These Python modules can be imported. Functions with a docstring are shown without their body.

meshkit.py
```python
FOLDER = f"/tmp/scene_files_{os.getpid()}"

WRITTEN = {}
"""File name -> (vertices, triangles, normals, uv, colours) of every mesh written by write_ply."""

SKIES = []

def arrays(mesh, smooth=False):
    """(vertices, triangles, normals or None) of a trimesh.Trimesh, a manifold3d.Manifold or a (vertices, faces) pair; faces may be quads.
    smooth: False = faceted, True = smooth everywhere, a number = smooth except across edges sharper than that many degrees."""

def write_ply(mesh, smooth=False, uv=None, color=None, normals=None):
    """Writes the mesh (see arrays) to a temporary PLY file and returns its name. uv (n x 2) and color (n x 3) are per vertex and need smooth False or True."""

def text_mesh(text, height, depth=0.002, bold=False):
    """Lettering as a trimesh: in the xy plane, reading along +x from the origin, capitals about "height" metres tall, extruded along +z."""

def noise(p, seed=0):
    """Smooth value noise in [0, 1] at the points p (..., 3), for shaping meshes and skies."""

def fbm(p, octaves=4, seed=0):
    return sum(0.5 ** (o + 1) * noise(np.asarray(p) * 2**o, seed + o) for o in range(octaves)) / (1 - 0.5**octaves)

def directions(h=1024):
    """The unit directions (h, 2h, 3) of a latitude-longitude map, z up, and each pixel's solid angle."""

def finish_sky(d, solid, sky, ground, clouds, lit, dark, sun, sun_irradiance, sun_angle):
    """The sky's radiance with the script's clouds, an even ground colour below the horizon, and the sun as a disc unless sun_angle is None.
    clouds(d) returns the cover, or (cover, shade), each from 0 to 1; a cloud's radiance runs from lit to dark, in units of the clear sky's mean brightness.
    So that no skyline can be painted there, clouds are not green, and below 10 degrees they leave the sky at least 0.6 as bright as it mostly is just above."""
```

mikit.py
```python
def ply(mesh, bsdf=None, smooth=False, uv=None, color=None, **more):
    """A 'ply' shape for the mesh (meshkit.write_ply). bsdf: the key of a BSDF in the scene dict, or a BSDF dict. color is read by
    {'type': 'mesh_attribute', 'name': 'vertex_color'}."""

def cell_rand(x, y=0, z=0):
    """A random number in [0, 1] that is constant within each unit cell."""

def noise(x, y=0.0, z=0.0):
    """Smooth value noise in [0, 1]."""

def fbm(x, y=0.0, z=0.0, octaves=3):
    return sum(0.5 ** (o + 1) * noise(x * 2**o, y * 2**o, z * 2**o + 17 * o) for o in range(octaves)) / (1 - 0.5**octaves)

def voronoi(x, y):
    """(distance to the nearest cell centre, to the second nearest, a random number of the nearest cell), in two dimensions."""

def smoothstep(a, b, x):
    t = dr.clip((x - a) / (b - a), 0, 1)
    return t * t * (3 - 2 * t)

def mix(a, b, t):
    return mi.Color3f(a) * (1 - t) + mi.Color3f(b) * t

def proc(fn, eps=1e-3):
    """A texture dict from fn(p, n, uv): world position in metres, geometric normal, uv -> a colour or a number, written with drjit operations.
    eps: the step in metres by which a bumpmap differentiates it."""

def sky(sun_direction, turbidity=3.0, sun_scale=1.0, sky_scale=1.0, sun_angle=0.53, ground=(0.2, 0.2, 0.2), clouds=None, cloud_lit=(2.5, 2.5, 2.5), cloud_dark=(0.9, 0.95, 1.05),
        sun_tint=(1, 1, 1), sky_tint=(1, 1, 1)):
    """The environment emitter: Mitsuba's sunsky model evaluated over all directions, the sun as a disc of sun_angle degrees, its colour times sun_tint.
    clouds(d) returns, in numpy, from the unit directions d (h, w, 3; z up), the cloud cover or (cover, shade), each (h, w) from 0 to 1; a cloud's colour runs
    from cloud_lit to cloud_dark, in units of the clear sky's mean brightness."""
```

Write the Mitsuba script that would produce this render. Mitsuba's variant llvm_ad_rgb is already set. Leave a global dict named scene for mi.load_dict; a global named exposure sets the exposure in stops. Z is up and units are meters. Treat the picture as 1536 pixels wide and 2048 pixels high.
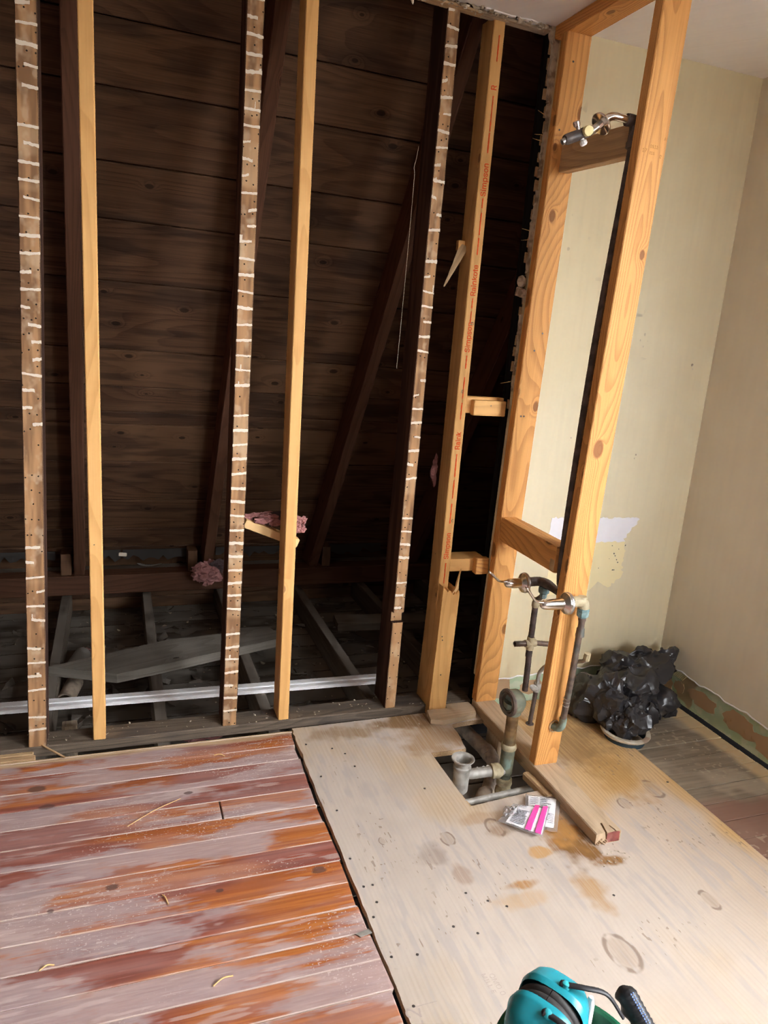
import math, random
import numpy as np, trimesh, drjit as dr, mitsuba as mi, manifold3d as m3
from shapely.geometry import Polygon
import mikit, meshkit
from mikit import proc, noise, fbm, cell_rand, smoothstep, mix

T = mi.ScalarTransform4f
A = lambda *v: np.array(v, float)
scene, labels = {}, {}
exposure = 4.85

# ------------------------------------------------------------------ camera, light
CAM = A(0, -2.33, 1.425)
RIGHT, DOWN, FWD = A(.93926017, -.33453099, .07667697), A(-.01013849, -.25036128, -.9680994), A(.34305619, .90851981, -.23854601)
FOCAL = 1465.78
scene['camera'] = {'type': 'perspective', 'fov': math.degrees(2 * math.atan(768 / FOCAL)), 'fov_axis': 'x', 'near_clip': .02, 'far_clip': 60.0,
                   'to_world': T().look_at(origin=CAM.tolist(), target=(CAM + FWD).tolist(), up=(-DOWN).tolist())}


def overcast(d):
    return np.full(d.shape[:2], 0.96), np.clip(.15 + .35 * meshkit.fbm(d * 3, 3, 5), 0, 1)


SKY = 5.0
scene['sky'] = mikit.sky([.5, -.3, .75], turbidity=4, sun_scale=0.0, sky_scale=SKY, ground=(.30, .28, .25), clouds=overcast, cloud_lit=(2.18, 2.24, 2.33), cloud_dark=(1.5, 1.54, 1.62))

rng = random.Random(11)
nrg = np.random.default_rng(11)

# ------------------------------------------------------------------ materials


def hsh(k, s):
    return cell_rand(k, s)


def wood(light, dark, knotc, ring=38, cath=7.0, knots=.5, tone=.25, lines=.55, streak=.25, dirt=0.0, dirtc=(.1, .08, .06), kbig=.007):
    def f(p, n, uv):
        u, v = uv.x, uv.y
        ob = dr.floor(u / 10)
        bend = mi.Float(0)
        km = mi.Float(0)
        ci, cj = dr.floor(u / .31), dr.floor(v / .1)
        for a in (-1, 0, 1):
            c = ci + a
            r = cell_rand(c, cj, 3)
            ku, kv = (c + .2 + .6 * cell_rand(c, cj, 4)) * .31, (cj + .2 + .6 * cell_rand(c, cj, 5)) * .1
            on = dr.select(r < knots, 1.0, 0.0)
            d2 = dr.square((u - ku) / 1.7) + dr.square(v - kv)
            bend += on * 2.6 * dr.exp(-d2 / (.017 * .017))
            size = .004 + kbig * cell_rand(c, cj, 6)
            km = dr.maximum(km, on * smoothstep(size * 1.25, size * .8, dr.sqrt(d2)))
        h = noise(u * 1.7, v * 13, ob) * cath + noise(u * 5, v * 30, ob + 9) * .5
        g = h + v * ring + bend
        t = g - dr.floor(g)
        ln = smoothstep(.35, .95, t) * smoothstep(1.0, .95, t)
        st = fbm(u * 9, v * 420, ob, 2)
        tn = (cell_rand(ob, 77) - .5) * 2 * tone
        c = mix(light, dark, dr.clip(ln * lines + (st - .5) * streak * 2 + .18 + tn + .3 * (fbm(u * 2.2, v * 16, ob + 5, 2) - .5), 0, 1))
        c = mix(c, knotc, km * .85)
        if dirt > 0:
            c = mix(c, dirtc, smoothstep(.5, .72, fbm(u * 4, v * 22, ob + 3, 3)) * dirt)
        return c
    return f


def lathwood(p, n, uv):
    u, v = uv.x, uv.y
    ob = dr.floor(u / 10)
    t = fbm(u * 7, v * 60, ob, 3)
    c = mix((.40, .225, .105), (.22, .115, .055), smoothstep(.3, .72, t))
    q = noise(u * 21, v * 5, ob + 2)
    c = mix(c, (.50, .34, .19), smoothstep(.62, .9, q) * .5)
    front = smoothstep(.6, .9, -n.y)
    chalk = smoothstep(.54, .80, fbm(u * 30, v * 40, ob + 8, 3)) * .42
    c = mix(c, (.55, .43, .29), chalk * front)
    ci, cj = dr.floor(u / .046), dr.floor(v / .022)
    ku, kv = (ci + .5 + .3 * (cell_rand(ci, cj, 1) - .5)) * .046, (cj + .2 + .6 * cell_rand(ci, cj, 2)) * .022
    d = dr.sqrt(dr.square(u - ku) + dr.square(v - kv))
    hole = smoothstep(.0030, .0018, d) * dr.select(cell_rand(ci, cj, 7) < .6, 1.0, 0.0) * front
    c = mix(c, (.02, .012, .008), hole)
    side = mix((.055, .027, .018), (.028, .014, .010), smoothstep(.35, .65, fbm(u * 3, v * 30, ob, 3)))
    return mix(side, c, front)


def board_fn(y0, pitch):
    return lambda y: dr.floor((y0 - y) / pitch)


FY, FP = -.0135, .0845          # red floor joints
DY = -.0475                     # unfinished boards


def redfloor(p, n, uv):
    x, y = p.x, p.y
    k = dr.floor((FY - y) / FP)
    r = cell_rand(k, 1)
    g = smoothstep(.28, .72, fbm(x * 5 + k * 7.3, y * 150, k, 3))
    red = mix((.30, .085, .055), (.22, .060, .042), g)
    org = mix((.46, .155, .040), (.36, .10, .034), g)
    right = smoothstep(-.35, .6, x + .5 * (fbm(x * 3, y * 9, 4, 2) - .5))
    near = smoothstep(-.35, -.95, y)
    c = mix(red, org, dr.clip(smoothstep(.42, .60, fbm(x * 2.4 + k * 3.1, y * 9, k + 30, 2) + .26 * right * (.3 + .7 * near) - .07), 0, 1))
    w = fbm(x * 2.9 + k * 5.7, y * 11, k + 11, 3) + .05 * (fbm(x * 12, y * 40, 71, 2) - .5)
    fine = fbm(x * 22, y * 210, 3, 2)
    pale = mix((.52, .425, .41), (.37, .285, .28), fine)
    m = smoothstep(.435, .575, w + .13 * (fine - .5) + .10 * (fbm(x * 40, y * 60, 91, 2) - .5) + .10 * (r - .5) + .05 * smoothstep(.4, -.3, x) + .05 * smoothstep(-.7, -1.2, y) - .06 * right)
    c = mix(c, pale, m * .78)
    haze = smoothstep(.30, .75, fbm(x * 4, y * 20, 8, 3))
    c = mix(c, (.47, .32, .295), haze * .34)
    # bare scrapes
    sc = smoothstep(.62, .74, fbm(x * 9 + 3, y * 70, 21, 3))
    c = mix(c, (.62, .50, .45), sc * .4)
    fl = smoothstep(.80, .86, noise(x * 210, y * 300, 2)) * smoothstep(.55, .70, fbm(x * 4, y * 9, 33, 2))
    c = mix(c, (.68, .58, .52), fl * .5)
    # raw strip by the sill, pale worn edges of boards
    raw = smoothstep(-.045, -.02, y + .02 * (fbm(x * 9, 0, 2, 2) - .5) + .018 * (.2 - x) * .5)
    c = mix(c, mix((.60, .44, .27), (.42, .29, .17), g), raw)
    e = (FY - y) / FP - k
    edge = smoothstep(.05, .012, dr.minimum(e, 1 - e)) * smoothstep(.35, .6, fbm(x * 5, k * 3.3, 2, 2) + .12)
    c = mix(c, (.66, .54, .45), edge * .65)
    # knots
    for kx, ky, s in ((-.235, -.165, .019), (-.20, -.262, .017), (.505, -.71, .016), (-.16, -.685, .008), (.20, -.29, .010), (-.02, -.64, .012), (.24, -.72, .009)):
        d = dr.sqrt(dr.square((x - kx) / 1.5) + dr.square(y - ky)) / s
        c = mix(c, (.10, .055, .05), smoothstep(1.0, .6, d + .3 * (g - .5)) * .75)
    return c


def darkfloor(p, n, uv):
    x, y = p.x, p.y
    k = dr.floor((DY - y) / FP)
    g = fbm(x * 5 + k * 7, y * 130, k, 3)
    c = mix((.29, .235, .17), (.16, .125, .09), g)
    c = mix(c, (.40, .335, .25), smoothstep(.45, .7, fbm(x * 7, y * 8, 6, 3)) * .6)
    c = mix(c, (.55, .40, .22), smoothstep(2.125, 2.165, x + .04 * (fbm(x * 3, y * 12, 5, 2) - .5)) * .8)
    c = mix(c, (.50, .36, .19), smoothstep(.55, .7, fbm(x * 9, y * 20, 16, 3)) * smoothstep(-.35, -.15, y) * .7)
    c = mix(c, (.235, .125, .09), smoothstep(-.70, -.76, y + .06 * (fbm(x * 12, y * 6, 3, 3) - .5) + (x - 1.95) * .12) * .85)
    sp = smoothstep(.74, .82, noise(x * 70, y * 90, 5)) * smoothstep(.45, .6, fbm(x * 6, y * 6, 9, 2))
    return mix(c, (.50, .42, .30), sp * .35)


PK = ((.902, -.68, .020, .03), (1.065, -.669, .026, .05), (1.151, -1.167, .036, .07), (1.541, -.668, .020, .03), (1.69, -.62, .030, .05), (.712, -.644, .010, .02), (1.502, -1.083, .022, .05))


def plywood(p, n, uv):
    x, y = p.x, p.y
    w = .05 * fbm(x * 4, y * 1.2, 3, 3) + .012 * fbm(x * 14, y * 3, 5, 2)
    bend = mi.Float(0)
    km = mi.Float(0)
    kr = mi.Float(0)
    for kx, ky, s, e in PK:
        d2 = dr.square(x - kx) + dr.square((y - ky) / 1.5)
        dd = dr.sqrt(d2)
        bend += .03 * dr.exp(-d2 / (e * e))
        km = dr.maximum(km, smoothstep(s, s * .7, dd))
        kr = dr.maximum(kr, smoothstep(s * .22, s * .05, dr.abs(dd - s)))
    g = (x + w + bend) * 75
    t = g - dr.floor(g)
    ln = smoothstep(.3, .9, t) * smoothstep(1, .9, t)
    st = fbm(x * 260, y * 9, 2, 2)
    c = mix((.54, .425, .30), (.43, .31, .195), dr.clip(ln * .33 + (st - .5) * .5 + .2, 0, 1))
    # dusty, walked-on middle; rawer and yellower towards the right and the back
    yel = smoothstep(1.22, 1.70, x + .25 * (fbm(x * 4, y * 3, 12, 3) - .5) + .25 * smoothstep(-.7, -.1, y) * smoothstep(1.2, 1.5, x))
    c = mix(c, mix((.60, .385, .155), (.43, .25, .085), dr.clip(ln * .5 + (st - .5) * .7 + .15, 0, 1)), yel * .85)
    dust = smoothstep(.40, .62, fbm(x * 3.1, y * 2.6, 40, 3) + .16 * smoothstep(-.5, -.9, y) - .12 * yel)
    c = mix(c, (.51, .455, .415), dust * .62)
    wisp = smoothstep(.5, .75, fbm(x * 60, y * 10, 44, 3)) * dust
    c = mix(c, (.43, .375, .34), wisp * .62)
    blot = smoothstep(.48, .68, fbm(x * 8, y * 5, 140, 3)) * (1 - .7 * yel)
    c = mix(c, (.46, .385, .32), blot * .5)
    # stains
    jit = fbm(x * 24, y * 24, 7, 3) - .5
    for sx, sy, rx, ry, col, a in ((.787, -.06, .17, .05, (.30, .19, .09), .55), (1.08, -.16, .16, .12, (.36, .22, .10), .55), (1.08, -.03, .2, .06, (.25, .15, .07), .7), (1.27, -.80, .075, .10, (.23, .115, .04), .9), (1.33, -.885, .07, .022, (.27, .14, .05), .8), (1.25, -.70, .06, .12, (.40, .20, .06), .7),
                                (1.141, -.80, .036, .022, (.48, .29, .13), .8), (1.02, -.90, .05, .018, (.40, .22, .09), .7), (1.20, -.98, .05, .07, (.42, .25, .11), .6), (1.07, -.684, .05, .03, (.30, .19, .11), .55), (.84, -.735, .05, .05, (.34, .27, .22), .55), (.88, -.82, .025, .05, (.36, .25, .18), .5), (1.06, -.62, .10, .03, (.40, .25, .13), .45),
                                (1.62, -.50, .10, .16, (.42, .24, .08), .55), (1.55, -.30, .18, .16, (.33, .20, .09), .6), (.98, -.95, .09, .03, (.50, .33, .18), .45), (1.40, -.56, .05, .15, (.45, .27, .10), .5)):
        d = dr.sqrt(dr.square((x - sx) / rx) + dr.square((y - sy) / ry)) + jit * 1.1
        c = mix(c, col, dr.clip(smoothstep(1.2, .45, d) * a * (.75 + 1.0 * st), 0, 1))
    c = mix(c, (.33, .235, .16), km * .32 * (.5 + st))
    c = mix(c, (.20, .13, .085), kr * smoothstep(.42, .62, fbm(x * 40, y * 30, 90, 2)) * .7)
    # nicks and scuffs
    nk = smoothstep(.86, .92, noise(x * 170, y * 60, 3)) * smoothstep(.56, .70, fbm(x * 7, y * 7, 60, 2))
    c = mix(c, (.24, .165, .11), nk * .6)
    # edge plies show as bands
    side = smoothstep(.5, .2, dr.abs(n.z))
    band = p.z * 290
    c = mix(c, mix((.55, .36, .18), (.25, .15, .07), smoothstep(.35, .65, band - dr.floor(band))), side * .8)
    return c


def wallpaint(base, alt, scuff=.5):
    def f(p, n, uv):
        h = p.x + p.y * .7
        c = mix(base, alt, smoothstep(.3, .7, fbm(h * 1.6, p.z * 1.1, 3, 3)))
        s = fbm(h * 70, p.z * 6, 7, 2)
        c = c * (.97 + .06 * s)
        k = smoothstep(.80, .88, noise(h * 60, p.z * 45, 4)) * smoothstep(.64, .72, fbm(h * 3.3, p.z * 3.3, 9, 2))
        return mix(c, (.25, .21, .16), k * scuff)
    return f


def plaster(p, n, uv):
    q = fbm(p.x * 60 + p.y * 40, p.z * 60, 2, 3)
    return mix((.60, .53, .42), (.30, .24, .17), smoothstep(.35, .7, q))


def greenstrip(p, n, uv):
    h = p.x * .9 + p.y
    q = fbm(h * 14, p.z * 30, 3, 3)
    c = mix((.37, .475, .30), (.43, .51, .37), q)
    c = mix(c, (.55, .55, .43), smoothstep(.56, .68, fbm(h * 30, p.z * 40, 13, 3)) * .5)
    return mix(c, (.33, .21, .11), smoothstep(.60, .66, fbm(h * 7, p.z * 11, 23, 3)) * .8)


def corrode(a, b, cgreen, amount):
    def f(p, n, uv):
        q = fbm(p.x * 45 + 3, p.y * 45, p.z * 45, 3)
        c = mix(a, b, smoothstep(.3, .7, q))
        g = fbm(p.x * 30, p.y * 30 + 7, p.z * 22, 3)
        return mix(c, cgreen, smoothstep(.5, .68, g) * amount)
    return f


def attic_dust(p, n, uv):
    u, v = uv.x, uv.y
    ob = dr.floor(u / 10)
    g = fbm(u * 6, v * 90, ob, 3)
    c = mix((.105, .084, .064), (.05, .038, .03), g)
    top = smoothstep(.6, .95, n.z)
    return mix(c, (.20, .175, .145), top * smoothstep(.25, .6, fbm(u * 5, v * 9, ob + 4, 3)) * .8)


def D(tex, rough=.75, spec=.25, two=True, **k):
    b = {'type': 'principled', 'base_color': proc(tex) if callable(tex) else {'type': 'rgb', 'value': list(tex)}, 'roughness': rough, 'specular': spec, **k}
    return {'type': 'twosided', 'bsdf': b} if two else b


def DD(tex):
    return {'type': 'twosided', 'bsdf': {'type': 'diffuse', 'reflectance': proc(tex) if callable(tex) else {'type': 'rgb', 'value': list(tex)}}}


scene['m_new'] = D(wood((.73, .43, .16), (.55, .27, .08), (.30, .12, .045), ring=16, cath=4, knots=.12, tone=.06, lines=.35, streak=.14), .62)
scene['m_post'] = D(wood((.69, .355, .115), (.42, .165, .042), (.22, .08, .028), ring=34, cath=12, knots=.6, tone=.05, lines=.46, streak=.16, kbig=.014), .6)
scene['m_tan'] = D(wood((.52, .36, .20), (.33, .20, .10), (.20, .10, .05), ring=25, cath=6, knots=.2, tone=.12, lines=.45, streak=.25), .7)
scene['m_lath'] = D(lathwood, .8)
scene['m_dark'] = D(wood((.132, .069, .038), (.056, .029, .019), (.024, .015, .010), ring=12, cath=4, knots=.25, tone=.34, lines=.4, streak=.3, dirt=.5, dirtc=(.016, .012, .011)), .8, .12)
scene['m_rafter'] = D(wood((.115, .052, .030), (.055, .025, .016), (.03, .014, .010), ring=20, cath=6, knots=.2, tone=.2, lines=.35, streak=.25), .8, .15)
scene['m_grey'] = D(wood((.40, .315, .225), (.22, .16, .105), (.12, .08, .05), ring=24, cath=6, knots=.2, tone=.1, lines=.4, streak=.35, dirt=.55, dirtc=(.10, .08, .06)), .8)
scene['m_plate'] = D(wood((.53, .40, .265), (.36, .25, .15), (.16, .10, .06), ring=22, cath=5, knots=.2, tone=.05, lines=.35, streak=.3, dirt=.25, dirtc=(.26, .17, .10)), .8)
scene['m_sill'] = D(wood((.165, .125, .09), (.065, .048, .034), (.06, .04, .03), ring=22, cath=6, knots=.2, tone=.1, lines=.4, streak=.4, dirt=.6, dirtc=(.06, .05, .045)), .8)
scene['m_attic'] = D(attic_dust, .9, .1)
scene['m_red'] = D(redfloor, .55, .35)
scene['m_darkfloor'] = D(darkfloor, .8, .2)
scene['m_ply'] = D(plywood, .7, .25)
scene['m_beige'] = D(wallpaint((.62, .535, .345), (.64, .57, .40)), .7, .2)
scene['m_right'] = D(wallpaint((.62, .56, .445), (.64, .58, .47), .2), .7, .2)
scene['m_ceiling'] = DD(wallpaint((.80, .775, .75), (.82, .795, .77), 0))
scene['m_room'] = DD((.25, .22, .19))
scene['m_dim_wall'] = DD((.13, .11, .09))
scene['m_plankgrey'] = D(wood((.20, .18, .15), (.115, .098, .078), (.06, .05, .04), ring=20, cath=5, knots=.2, tone=.05, lines=.35, streak=.3), .85, .1)
scene['m_plaster'] = DD(plaster)
scene['m_chalk'] = DD((.70, .62, .50))
scene['m_white'] = D((.78, .77, .76), .6)
scene['m_primer'] = D((.72, .71, .74), .65)
scene['m_cream'] = D((.74, .64, .38), .7)
scene['m_green_wall'] = DD(greenstrip)
scene['m_brownpaper'] = DD((.43, .29, .17))
scene['m_chrome'] = D((.86, .84, .80), .10, .5, metallic=1.0)
scene['m_chrome_dull'] = D((.52, .50, .48), .32, .5, metallic=.9)
scene['m_copper'] = D(corrode((.095, .075, .065), (.17, .12, .09), (.12, .155, .14), .6), .42, .5, metallic=.35)
scene['m_black_pipe'] = D(corrode((.045, .036, .034), (.09, .065, .058), (.12, .09, .075), .6), .45, .4)
scene['m_brass'] = D(corrode((.26, .165, .075), (.145, .085, .04), (.20, .17, .10), .5), .42, .5, metallic=.45)
scene['m_brassring'] = D(corrode((.43, .36, .22), (.30, .24, .14), (.45, .40, .28), .4), .55, .4)
scene['m_verdigris'] = D(corrode((.115, .125, .09), (.17, .165, .11), (.22, .33, .29), .55), .6, .3)
scene['m_verdblue'] = D(corrode((.13, .22, .22), (.22, .30, .28), (.10, .16, .17), .5), .6, .3)
scene['m_oldmetal'] = D(corrode((.36, .34, .30), (.27, .25, .22), (.50, .49, .44), .45), .5, .4, metallic=.2)
scene['m_castiron'] = D(corrode((.34, .265, .20), (.22, .17, .13), (.36, .29, .21), .5), .75)
scene['m_bag'] = D((.026, .026, .029), .29, .55)
scene['m_pvc'] = D((.80, .80, .80), .4)
scene['m_label'] = D((.80, .80, .82), .5)
scene['m_ink'] = DD((.14, .15, .17))
scene['m_pink'] = D((.88, .09, .42), .45)
scene['m_clear'] = {'type': 'blendbsdf', 'weight': .10, 'a': {'type': 'thindielectric', 'int_ior': 1.45}, 'b': {'type': 'twosided', 'bsdf': {'type': 'principled', 'base_color': {'type': 'rgb', 'value': [.8, .8, .82]}, 'roughness': .25, 'specular': .6}}}
scene['m_teal'] = D((.010, .235, .285), .32, .5)
scene['m_teal_light'] = D((.03, .34, .38), .35, .5)
scene['m_rubber'] = D((.018, .018, .020), .45, .4)
scene['m_foam'] = D((.030, .027, .026), .6, .3)
scene['m_bucket'] = D((.010, .095, .045), .35, .5)
scene['m_bluedot'] = D((.20, .30, .62), .4)
scene['m_steel'] = D((.5, .5, .5), .3, .5, metallic=.9)
scene['m_orange_ink'] = DD((.66, .10, .028))
scene['m_pencil'] = DD((.44, .36, .31))
scene['m_stamp'] = DD((.47, .22, .06))
scene['m_nail'] = D((.10, .09, .085), .5, .4, metallic=.5)
scene['m_wool'] = DD((.40, .19, .175))
scene['m_wool_dark'] = DD((.085, .06, .06))
scene['m_black'] = DD((.012, .011, .011))
scene['m_felt'] = DD((.05, .046, .042))
scene['m_paper'] = DD((.30, .28, .25))
scene['m_splinter'] = D((.72, .48, .22), .6)
scene['m_rust'] = D(corrode((.55, .47, .36), (.33, .17, .08), (.62, .58, .50), .6), .6)
scene['m_ring'] = D(corrode((.50, .46, .38), (.42, .36, .27), (.22, .10, .05), .55), .5)
scene['m_blueblack'] = D((.035, .055, .07), .4)
scene['m_redend'] = D(corrode((.27, .075, .06), (.16, .05, .045), (.40, .25, .20), .4), .6)
scene['m_yellowcap'] = D((.80, .68, .34), .5)

# ------------------------------------------------------------------ helpers


def norm(v):
    v = np.asarray(v, float)
    return v / np.linalg.norm(v)


def numbered(name):
    used = set(scene) | set(labels)
    taken = lambda k: k in used or any(x.startswith(k + '__') for x in used)
    if not taken(name):
        return name
    i = 1
    while taken(f'{name}_{i:03d}'):
        i += 1
    return f'{name}_{i:03d}'


_count = {}


def fresh(name):
    """The next free key of this name (fast, for pieces made in loops)."""
    i = _count.get(name, -1) + 1
    _count[name] = i
    return name if i == 0 else f'{name}_{i:03d}'


def thing(name, label, cat, group=None):
    k = fresh(name)
    labels[k] = {'label': label, 'category': cat}
    if group:
        labels[k]['group'] = group
    return k


def struct(name, mesh=None, mat=None, smooth=False, frame=None):
    labels[name] = {'kind': 'structure'}
    if mesh is not None:
        put(name, mesh, mat, smooth, frame)
    return name


def tm(mesh):
    if hasattr(mesh, 'to_mesh'):
        m = mesh.to_mesh()
        return trimesh.Trimesh(m.vert_properties[:, :3], m.tri_verts, process=False)
    return mesh


_off = [0]


def put(key, mesh, mat, smooth=False, frame=None, off=None):
    """frame (L, W, D): gives uv in metres along the grain and across it, with an offset of its own."""
    mesh = tm(mesh)
    if frame is None:
        scene[key] = mikit.ply(mesh, mat, smooth)
        return key
    if off is None:
        _off[0] += 1
        off = _off[0]
    L, W, Dv = frame
    v, f = np.asarray(mesh.vertices), np.asarray(mesh.faces)
    tri = v[f]
    n = np.cross(tri[:, 1] - tri[:, 0], tri[:, 2] - tri[:, 0])
    l = np.linalg.norm(n, axis=1)
    keep = l > 1e-12
    tri, n = tri[keep], n[keep] / l[keep, None]
    a, b, c = abs(n @ W), abs(n @ Dv), abs(n @ L)
    pl, pw, pd = tri @ L, tri @ W, tri @ Dv
    lo = pl.min()
    u = 10 * off + 2 + pl - lo
    vv = np.where((b >= a)[:, None], pw - pw.min(), pd - pd.min() + .37)
    end = (c > a) & (c > b)
    u = np.where(end[:, None], 10 * off + 1 + pd - pd.min(), u)
    vv = np.where(end[:, None], pw - pw.min() + .7, vv)
    vv = vv + (off * .137) % 1.0
    scene[key] = mikit.ply((tri.reshape(-1, 3), np.arange(len(tri) * 3).reshape(-1, 3)), mat, False, uv=np.stack([u.ravel(), vv.ravel()], 1))
    return key


def part(parent, name, mesh, mat, smooth=False, frame=None, label=None, kind=None, off=None):
    k = fresh(f'{parent}__{name}')
    put(k, mesh, mat, smooth, frame, off)
    if label or kind:
        labels[k] = {}
        if label:
            labels[k]['label'] = label
        if kind:
            labels[k]['kind'] = kind
    return k


def man(mesh):
    mesh = tm(mesh)
    return m3.Manifold(m3.Mesh(np.asarray(mesh.vertices, np.float32), np.asarray(mesh.faces, np.uint32)))


def fix(m):
    if m.volume < 0:
        m.invert()
    return m


def bar(P0, P1, w, d, wdir, ch=.002, n=10, wob=0.0, seed=0, rough=0.0, taper=None):
    """A squared timber from P0 to P1 (centre line), w wide along wdir and d deep, its long edges eased."""
    P0, P1 = np.asarray(P0, float), np.asarray(P1, float)
    L = norm(P1 - P0)
    W = norm(np.asarray(wdir, float) - np.dot(wdir, L) * L)
    Dv = np.cross(L, W)
    a, b = w / 2, d / 2
    prof = A((a, b - ch), (a - ch, b), (-a + ch, b), (-a, b - ch), (-a, -b + ch), (-a + ch, -b), (a - ch, -b), (a, -b + ch)).reshape(8, 2)
    length = np.linalg.norm(P1 - P0)
    s = np.linspace(0, 1, n + 1)
    rings = []
    for t in s:
        o = P0 + L * t * length
        if wob:
            q = A(t * length * 1.7 + seed * 3.1, seed * 1.3, .5)
            o = o + W * wob * (meshkit.noise(q, 1) - .5) * 2 + Dv * wob * (meshkit.noise(q, 2) - .5) * 2
        k = 1 if taper is None else 1 + (taper - 1) * t
        r = o + np.outer(prof[:, 0] * k, W) + np.outer(prof[:, 1] * k, Dv)
        if rough:
            dz = (meshkit.fbm(r * 38, 3, seed) - .5)[:, None] * 2 * rough
            r = r + (r - o) / (np.linalg.norm(r - o, axis=1, keepdims=True) + 1e-9) * dz
        rings.append(r)
    v = np.concatenate(rings + [[rings[0].mean(0)], [rings[-1].mean(0)]])
    f = []
    for i in range(n):
        for j in range(8):
            p, q, r_, t_ = i * 8 + j, i * 8 + (j + 1) % 8, (i + 1) * 8 + (j + 1) % 8, (i + 1) * 8 + j
            f += [[p, q, r_], [p, r_, t_]]
    c0, c1 = len(v) - 2, len(v) - 1
    for j in range(8):
        f += [[c0, (j + 1) % 8, j], [c1, n * 8 + j, n * 8 + (j + 1) % 8]]
    m = fix(trimesh.Trimesh(v, f, process=False))
    return m, (L, W, Dv)


def box(lo, hi, ch=.0):
    lo, hi = np.asarray(lo, float), np.asarray(hi, float)
    if ch <= 0:
        m = trimesh.creation.box(hi - lo)
        m.apply_translation((lo + hi) / 2)
        return m
    c = [ (x, y, z) for x in (0, 1) for y in (0, 1) for z in (0, 1)]
    pts = []
    for q in c:
        p = np.where(np.array(q) == 1, hi, lo)
        sgn = np.where(np.array(q) == 1, -1, 1)
        for k in range(3):
            e = np.full(3, ch)
            e[k] = 0
            pts.append(p + sgn * e)
    return tm(m3.Manifold.hull_points(np.array(pts, np.float32)))


FX = (A(1, 0, 0), A(0, 1, 0), A(0, 0, 1))
FYf = (A(0, 1, 0), A(1, 0, 0), A(0, 0, 1))
FZ = (A(0, 0, 1), A(1, 0, 0), A(0, 1, 0))


def slab(poly, z0, z1):
    m = trimesh.creation.extrude_polygon(Polygon(poly), z1 - z0, engine='earcut')
    m.apply_translation((0, 0, z0))
    return m


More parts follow.
